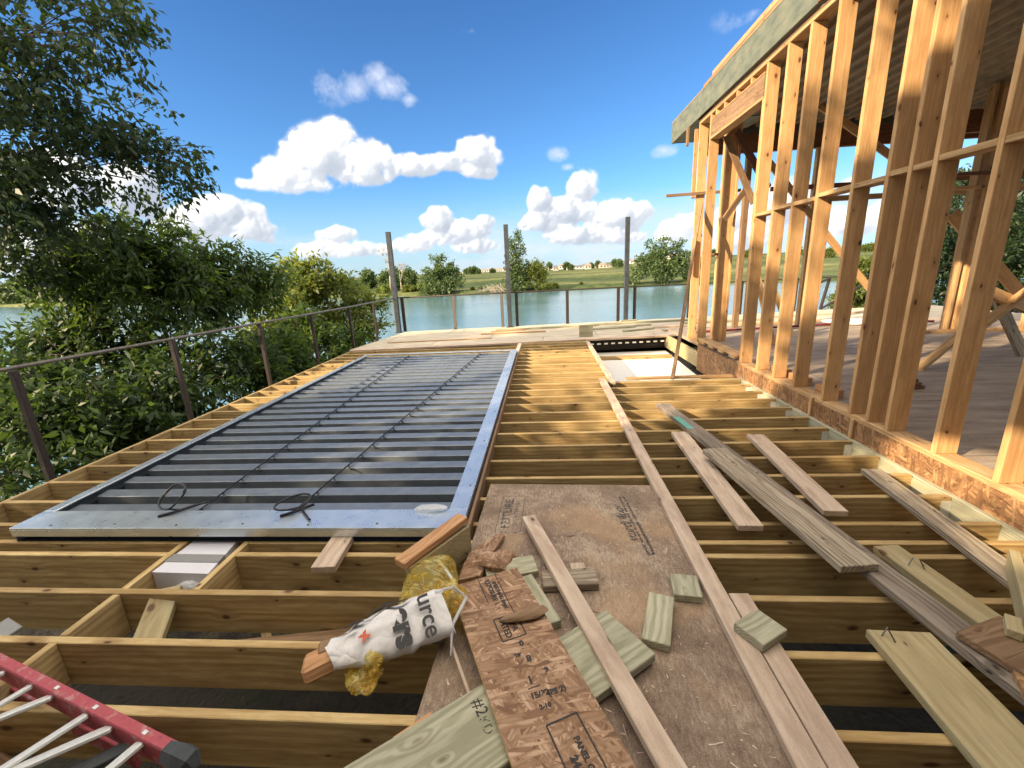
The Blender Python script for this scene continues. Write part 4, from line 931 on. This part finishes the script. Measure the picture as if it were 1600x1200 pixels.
T1=[(-7.1,6.0,2.25,.42),(-6.62,6.4,2.45,.36),(-7.9,6.4,2.3,.4),(-5.74,5.5,4.43,.74),(-5.41,6.0,4.63,.48),(-6.27,5.5,3.68,.78),(-6.0,6.0,3.9,.67),(-5.72,6.4,3.77,.49),(-5.15,6.0,4.2,.22),(-5.52,6.6,3.4,.47),(-5.32,6.8,3.3,.34),(-5.07,7.0,3.48,.12),(-6.43,5.8,3.04,.63),(-6.02,6.5,3.07,.52),(-5.55,6.8,3.0,.25),(-6.78,5.5,2.55,.49),(-6.56,6.0,2.51,.4),(-6.31,5.0,4.08,.97),(-6.86,5.0,2.98,.96),(-7.55,6.0,1.95,.42),(-7.83,6.2,1.6,.24),(-5.27,6.2,4.92,.37),(-7.4,4.4,5.0,1.3),(-7.9,5.6,3.6,1.2)]
T2=[(-7.45,7.2,2.25,.42),(-8.1,7.0,1.75,.42),(-6.98,7.5,1.95,.62),(-6.54,8.0,1.99,.55),(-6.07,8.5,1.73,.5),(-5.66,9.0,1.71,.33),(-7.4,7.0,1.65,.65),(-7.66,6.5,1.27,.45),(-7.1,7.0,1.1,.62),(-6.52,7.6,1.25,.6),(-7.84,6.8,2.08,.42),(-7.22,7.5,2.39,.33),(-6.73,7.8,2.44,.24),(-6.3,8.0,1.39,.58),(-5.82,8.6,1.34,.4),(-7.0,6.8,.35,.45)]
T3=[(-6.81,12.0,1.66,.42),(-6.29,12.0,1.46,.55),(-5.72,12.5,1.24,.42),(-6.72,12.0,.59,.8),(-5.5,13.0,.86,.38),(-5.21,13.5,.68,.3),(-5.87,12.5,.22,.67),(-5.12,13.0,-.07,.36),(-6.34,12.0,2.06,.16),(-6.92,11.5,.99,.7),(-7.31,11.0,.2,.6)]
T4=[(-6.4,4.6,-.02,.39),(-6.24,5.0,.01,.51),(-5.94,5.4,-.04,.49),(-5.67,6.0,.08,.5),(-5.66,7.0,.27,.5),(-5.94,4.0,-.42,.32),(-5.77,4.6,-.46,.4),(-5.52,5.2,-.26,.31),(-5.52,6.4,-.14,.42),(-5.3,4.2,-.8,.5),(-5.5,5.6,-.8,.6),(-7.9,6.0,.24,.42),(-7.6,6.5,.5,.5),(-7.1,5.4,.1,.5),(-6.9,6.2,-.4,.6),(-8.3,6.6,.7,.5),(-7.7,5.6,-.3,.5)]
T4b=[(-5.52,7.6,.14,.48),(-5.54,8.6,-.06,.54),(-5.42,10.0,-.11,.54),(-5.15,11.0,-.13,.34),(-5.34,7.6,-.23,.42),(-5.84,10.0,.29,.54),(-5.3,8.6,-.7,.6),(-5.0,10.2,-.8,.6)]
def tree(name,label,cat,base,top,lobes,ntw,nl,ll,lw,mat,seed,r0=.14,droop=.3,tw=.3,group=None,bark='bark',flat=1.0,shell=.45):
    e=empty(name,base,label,cat,group)
    leaves('crown',lobes,ntw,nl,ll,lw,mat,e,seed,base,droop,tw,shell,flat)
    limbs('trunk',base,top,lobes,r0,bark,e,seed)
    return e
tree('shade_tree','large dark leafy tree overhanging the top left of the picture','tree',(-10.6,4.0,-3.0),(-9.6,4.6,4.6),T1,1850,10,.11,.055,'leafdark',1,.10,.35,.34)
tree('broad_bush_tree','dense dark green tree with drooping compound leaves behind the left railing','tree',(-7.6,8.2,-3.0),(-7.0,7.6,1.4),T2,1350,12,.17,.05,'leafmid',2,.05,.35,.42)
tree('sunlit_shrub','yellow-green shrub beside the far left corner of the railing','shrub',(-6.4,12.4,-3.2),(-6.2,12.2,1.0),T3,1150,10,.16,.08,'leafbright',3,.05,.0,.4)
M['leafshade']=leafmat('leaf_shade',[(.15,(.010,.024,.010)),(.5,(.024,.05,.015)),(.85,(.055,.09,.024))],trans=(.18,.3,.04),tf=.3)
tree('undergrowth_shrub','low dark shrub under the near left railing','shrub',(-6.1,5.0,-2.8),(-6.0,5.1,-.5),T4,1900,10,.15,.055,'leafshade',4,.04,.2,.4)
tree('hedge_shrub','low brighter shrub below the middle of the left railing','shrub',(-5.6,9.2,-2.9),(-5.5,9.0,-.6),T4b,1150,10,.15,.065,'leafmid',5,.04,.1,.4)
T5=[(12.49,15.0,2.4,.85),(12.66,15.0,.94,1.0),(14.46,16.0,2.6,1.3),(14.91,15.0,.44,1.1),(13.6,15.0,.28,1.1),(13.4,16.0,3.3,.55),(15.62,16.0,2.5,1.3),(12.76,15.0,-.3,.8),(16.89,16.0,1.15,1.7),(18.5,16.0,2.5,1.8),(13.6,15.2,1.6,1.1)]
tree('evergreen_thicket','dark evergreen tree behind the right end of the house frame','tree',(14.5,16,-3.0),(14.2,15.8,1.8),T5,4200,11,.17,.07,'leafdark',6,.2,.1,.5)
tree('bright_bush','small bright green bush on the bank seen between the studs','shrub',(20.4,30,-4.6),(20.2,30,-.5),[(20.31,30,.5,.7),(20.86,30,-.5,.85),(19.4,29,-.7,.6),(21.5,30,-1.3,1.0),(20.2,30,-1.8,1.2)],900,9,.3,.14,'leafbright',7,.1,.0,.7)
# unseen foliage up-sun of the deck, lobes placed so their gaps dapple the light
rs_=random.Random(44); LD=[]
for i in range(24): LD.append((rs_.uniform(-16,-8.6),rs_.uniform(-4.4,-1.6),rs_.uniform(-1.5,2.7),1.1))
for i in range(34): LD.append((rs_.uniform(-15,-6.6),rs_.uniform(-2.6,-1.6),rs_.uniform(3.9,6.6),rs_.uniform(.36,.62)))
for i in range(8): LD.append((rs_.uniform(-5.4,-2.0),-1.9,rs_.uniform(2.6,4.4),.2))
for i in range(20): LD.append((rs_.uniform(-14,-6.8),rs_.uniform(-2.6,-1.6),rs_.uniform(6.4,9.6),rs_.uniform(.3,.5)))
tree('dapple_tree','unseen broad leafy tree left of the photographer, shaped to dapple the deck','tree',(-12,-3,-3.2),(-11.5,-3,5.5),LD,2800,12,.2,.13,'leafmid',8,.12,.1,.45,shell=.2)
# unseen shell added behind the photographer, cut to place shade and sun patches
nh=empty('shade_house',(1,-4,-3),'unseen pale house shell behind the photographer, shaped to cast shade on the deck','house')
def wallpoly(name,pts):
    vs=[(x,0,z) for x,z in pts]+[(x,-.2,z) for x,z in pts]; n=len(pts)
    fs=[tuple(range(n)),tuple(range(2*n-1,n-1,-1))]+[(i,n+i,n+(i+1)%n,(i+1)%n) for i in range(n)]
    return link(name,mk(vs,fs),'siding',nh,(0,-1.5,0))
wallpoly('wall',[(-6.5,6.8),(-6.5,4.75),(-3.7,4.1),(-1.6,3.6),(1,3.6),(9,3.6),(9,6.8)])
wallpoly('wall',[(-9.5,-3.2),(9,-3.2),(9,3.597),(-1.6,3.597),(-1.6,2.2),(-3.3,3.0),(-4.9,4.0),(-6.5,4.4),(-9.5,3.2)])
bx('roof_slab',-6.5,9.5,-7,-1.2,6.8,6.95,'roof1',nh,bev=0)

# ================================================================ ground, lake, far bank
def hnear(x,y):
    z=-3.0+.12*math.sin(x*.7)+.1*math.cos(y*.9)
    dl=min(x+8.3,12) if x<0 else 12
    dfy=13.4-y if x<10 else 22-y+.4*(x-10)
    d=min(dl,dfy)
    if d<0: z=z+d*.55
    return max(z,-7)
vs=[];fs=[];xs=[-16+i*1.0 for i in range(38)]+[24,28,34,42,55]; yv=[-30,-20,-14,-10,-7,-5]+[-4+i*1.0 for i in range(30)]+[27,30,34,40,46]
for y in yv:
    for x in xs: 
        z=hnear(x,y)
        if x>17: z=max(z,-4.6) if y<32+.25*(x-17) else -7
        vs.append((x,y,z))
nx=len(xs)
for j in range(len(yv)-1):
    for i in range(nx-1): fs.append((j*nx+i,j*nx+i+1,(j+1)*nx+i+1,(j+1)*nx+i))
tag(link('ground',mk(vs,fs,True),'soil'),kind='structure')
tag(link('lake',mk([(-6000,-600,0),(6000,-600,0),(6000,6000,0),(-6000,6000,0)],[(0,1,2,3)]),'water',None,(0,0,-5)),kind='structure')
SH=[(-6000,1500),(-1500,520),(-600,330),(-283,212),(-150,160),(-90,146),(-42,137),(-20,131),(-5,129.5),(15,133),(35,136),(55,128),(72,119),(110,112),(200,108),(500,100),(1500,60),(6000,-200)]
def shore(u):
    u=max(0,min(len(SH)-1.001,u)); i=int(u); f=u-i; return (SH[i][0]+(SH[i+1][0]-SH[i][0])*f,SH[i][1]+(SH[i+1][1]-SH[i][1])*f)
dd_=[-4,0,.8,2.5,6,12,20,30,42,56,72,90,110,135,165,200,240,290,350,420,500,600,800,1200,2000,4000,9000]
vs=[];fs=[];NU=170
def hfar(x,y,d):
    z=-5.0
    if d<=0: return -5.0+d*.4
    z+=min(d,3)*.35+max(0,min(d,600)-3)*.0105
    z+=1.6*math.exp(-((d-70)/20)**2)*(.6+.4*math.sin(x*.02+1)) +.9*math.exp(-((d-170)/40)**2)*(.5+.5*math.sin(x*.013))
    z+=.25*math.sin(x*.11+d*.05)*min(1,d/20)
    if x<-100: z-=min(2.0,(-100-x)*.01)*min(1,d/200)
    if x>60: z+=min(1,(x-60)/80)*min(1,d/300)*6
    return z
for k in range(NU+1):
    u=k/NU*(len(SH)-1); sx_,sy_=shore(u)
    for d in dd_: 
        x=sx_*(1+max(d,0)/260) if abs(sx_)<500 else sx_+ (max(d,0)*1.2 if sx_>0 else -max(d,0)*1.2)
        j_=1.2*math.sin(sx_*.35)+.8*math.sin(sx_*.9+1); y=sy_+d+(j_ if d<30 else 0)
        vs.append((x,y,hfar(x,y,d)))
nd_=len(dd_)
for k in range(NU):
    for j in range(nd_-1): fs.append((k*nd_+j,(k+1)*nd_+j,(k+1)*nd_+j+1,k*nd_+j+1))
tag(link('far_bank',mk(vs,fs,True),'grass'),kind='structure')
def far_tree(name,label,x,y,z,h,lobes,n,ll,mat,seed,r0=.4,group=None,flat=.8,cat='tree'):
    L=[(x+a*h,y+b*h,z+c*h,r_*h) for a,b,c,r_ in lobes]
    return tree(name,label,cat,(x,y,z),(x,y,z+h*.75),L,int(n*.8),8,ll,ll*.6,mat,seed,r0,.05,ll*2.4,group,flat=flat,shell=.5)
far_tree('round_lake_tree','round leafy tree standing on the far shore between left and middle poles',-31.5,135.5,-5,13,[(0,0,.62,.30),(-.16,0,.5,.26),(.2,0,.52,.26),(.05,0,.8,.18),(-.3,0,.28,.24),(.33,0,.25,.22),(0,0,.28,.34),(-.42,0,.12,.16)],900,.75,'leaffar',11)
far_tree('tall_cypress','tall narrow tree on the far shore beside the middle steel pole',-7.5,131,-5,17.5,[(0,0,.9,.09),(-.03,0,.78,.12),(.03,0,.66,.13),(-.06,0,.55,.14),(.06,0,.45,.15),(0,0,.32,.17),(0,0,.15,.2)],750,.7,'leaffar',12)
far_tree('lower_lake_tree','bright green tree growing against the right side of the tall narrow lakeside tree',-1.8,130.5,-5,10,[(0,0,.75,.2),(.05,0,.5,.27),(-.15,0,.35,.28),(.2,0,.25,.26),(.35,0,.1,.15)],600,.65,'leafbright',13)
far_tree('umbrella_tree','wide umbrella-shaped tree on the far shore right of the rightmost steel pole',36.5,137.5,-5,14,[(0,0,.92,.14),(-.25,0,.85,.13),(.28,0,.86,.14),(-.1,0,.7,.2),(.2,0,.66,.2),(-.4,0,.55,.2),(.45,0,.55,.2),(-.5,0,.32,.2),(.5,0,.3,.22),(-.15,0,.4,.26),(.2,0,.36,.26),(-.66,0,.2,.16),(0,0,.18,.22)],1300,.7,'leaffar',14,flat=.6)
# bare pale trees
def bare(x,y,z,h,label,seed):
    e=empty('bare_tree',(x,y,z),label,'bare tree'); rg=random.Random(seed); parts=[]
    def br(p,d,l,r_,dep):
        q=p+d*l; parts.append(tubemesh([p,(p+q)/2+Vector((rg.uniform(-.05,.05)*l,0,0)),q],[r_,r_*.8,r_*.55],5))
        if dep:
            for _ in range(3): br(q,(d+Vector((rg.uniform(-.8,.8),rg.uniform(-.5,.5),rg.uniform(-.1,.5)))).normalized(),l*.66,r_*.55,dep-1)
    br(Vector((0,0,0)),Vector((0,0,1)),h*.42,.28,4)
    V,F=multi(parts); link('trunk',mk(V,F,True),'deadbark',e,(x,y,z)); return e
bare(-51,146,-4.8,15,'pale leafless tree left of the leftmost steel pole',3)
bare(-47.5,146,-4.8,10,'shorter pale leafless tree just behind the leftmost steel pole',5)
# brush pile
def brush():
    rg=random.Random(9); parts=[]
    for i in range(240):
        x=rg.gauss(0,3.6); p=Vector((x,rg.uniform(-1,1),rg.uniform(0,1.8)*math.exp(-(x/5)**2))); d=Vector((rg.gauss(0,1),rg.gauss(0,.5),rg.gauss(0,.5))).normalized()*rg.uniform(.8,2.4)
        parts.append(tubemesh([p,p+d],[.07,.03],4))
    V,F=multi(parts); return mk(V,F)
tag(link('brush_pile',brush(),'rubble',None,(-13.5,133.0,-4.9)),'bleached pile of dead branches at the far waterline left of the middle pole','brush pile')
# shoreline bushes and tree line: copies of two prototypes
def proto_tree(seed,mat,nm):
    lob=[(0,0,3.4,1.9),(-1.4,0,2.6,1.5),(1.5,.3,2.7,1.6),(.3,-.4,4.8,1.2),(-.6,.3,1.3,1.6),(1.0,0,1.2,1.5)]
    e=empty(nm,(0,0,0),'x','tree'); leaves('crown',lob,330,8,.9,.55,mat,e,seed,(0,0,0),.05,1.8,.5)
    limbs('trunk',(0,0,0),(0,0,3.2),lob[:4],.22,'bark',e,seed); return e
PA=proto_tree(31,'leaffar','shore_tree'); PB=proto_tree(32,'leafbright','shore_tree')
def copy_tree(o,loc,s,rz,label,group,cat='tree'):
    c=o.copy(); COL.objects.link(c); c.location=loc; c.scale=s; c.rotation_euler=(0,0,rz)
    for ch in list(o.children):
        d=ch.copy(); COL.objects.link(d); d.parent=c
    return tag(c,label,cat,group)
rg=random.Random(77)
def zat(x,y):
    # distance beyond the shore line
    best=None
    for i in range(len(SH)-1):
        if SH[i][0]<=x<=SH[i+1][0]:
            f=(x-SH[i][0])/(SH[i+1][0]-SH[i][0]); best=SH[i][1]+(SH[i+1][1]-SH[i][1])*f
    return hfar(x,y,y-(best if best else 130))
spots=[]
for i in range(11): spots.append((rg.uniform(-76,-46),rg.uniform(148,190),rg.uniform(.8,1.25),'A','leafy tree in the row behind the far left shore'))
for i in range(12): spots.append((rg.uniform(-66,-36),rg.uniform(140,144),rg.uniform(.35,.6),'B','low bush at the far left waterline'))
for i in range(26): spots.append((rg.uniform(-360,-225),rg.uniform(222,262),rg.uniform(1.7,2.5),'A','dark distant tree across the lake at the left border'))
for i in range(7): spots.append((rg.uniform(-24,66),rg.uniform(133,140),rg.uniform(.18,.34),'B','low bush on the far shore of the lake'))
for i in range(26): spots.append((rg.uniform(-120,160),rg.uniform(390,480),rg.uniform(.8,1.35),'A','small distant tree beside the far houses'))
for i in range(14): spots.append((rg.uniform(70,230),rg.uniform(210,330),rg.uniform(.7,1.2),'B','distant tree on the meadow beyond the stud wall'))
for i,(x,y,s,k,lb) in enumerate(spots):
    P_=PA if k=='A' else PB; z=zat(x,y)-.2
    sc_=(s*rg.uniform(.9,1.3),s,s*rg.uniform(.8,1.15)); rz=rg.uniform(0,6.28)
    copy_tree(P_,(x,y,z),sc_,rz,lb,{'leafy':'trees behind the far left shore','low b':'bushes along the far shore' if 'far shore of' in lb else 'bushes at the far left waterline','dark ':'trees across the lake at left','small':'trees beside the far houses','dista':'trees on the far meadow'}[lb[:5]],'bush' if 'bush' in lb else 'tree')
for P_ in (PA,PB):
    for ch in list(P_.children): bpy.data.objects.remove(ch)
    bpy.data.objects.remove(P_)
# distant houses along the ridge
def house(x,y,z,wd,dp,h,wm,rm,label,group,rz=0):
    e=empty('house',(x,y,z),label,'house',group)
    bx('wall',x-wd/2,x+wd/2,y-dp/2,y+dp/2,z-1,z+h,wm,e,bev=0)
    r_=h*.55; hw=wd/2+.4; hd=dp/2+.4
    vs=[(-hw,-hd,0),(hw,-hd,0),(hw,hd,0),(-hw,hd,0),(-hw*.62,0,r_),(hw*.62,0,r_)]
    link('roof',mk(vs,[(0,3,2,1),(0,1,5,4),(2,3,4,5),(1,2,5),(3,0,4)]),rm,e,(x,y,z+h+.01))
    for i in (-1,1): bx('window',x+i*wd*.25-.8,x+i*wd*.25+.8,y-dp/2-.08,y-dp/2-.005,z+h*.35,z+h*.75,'glassdark',e,bev=0)
    return e
rg=random.Random(5)
for i in range(30):
    x=-6+i*4.8+rg.uniform(-1.5,1.5); y=rg.uniform(425,500)*1.0; x*=y/450
    house(x,y,zat(x,y),rg.uniform(5,8),8,rg.uniform(2.0,3.3),'housewall' if rg.random()<.5 else 'housewhite','roof1' if rg.random()<.65 else 'roof2','small pale distant house on the ridge beyond the far meadow','distant houses on the ridge')
for i in range(9):
    x=-95+i*9+rg.uniform(-2,2); y=560
    house(x,y,zat(x,y)-.4,rg.uniform(6,9),8,3.0,'housewhite','roof2','tiny white distant house on the skyline left of the middle pole','distant white houses at left')
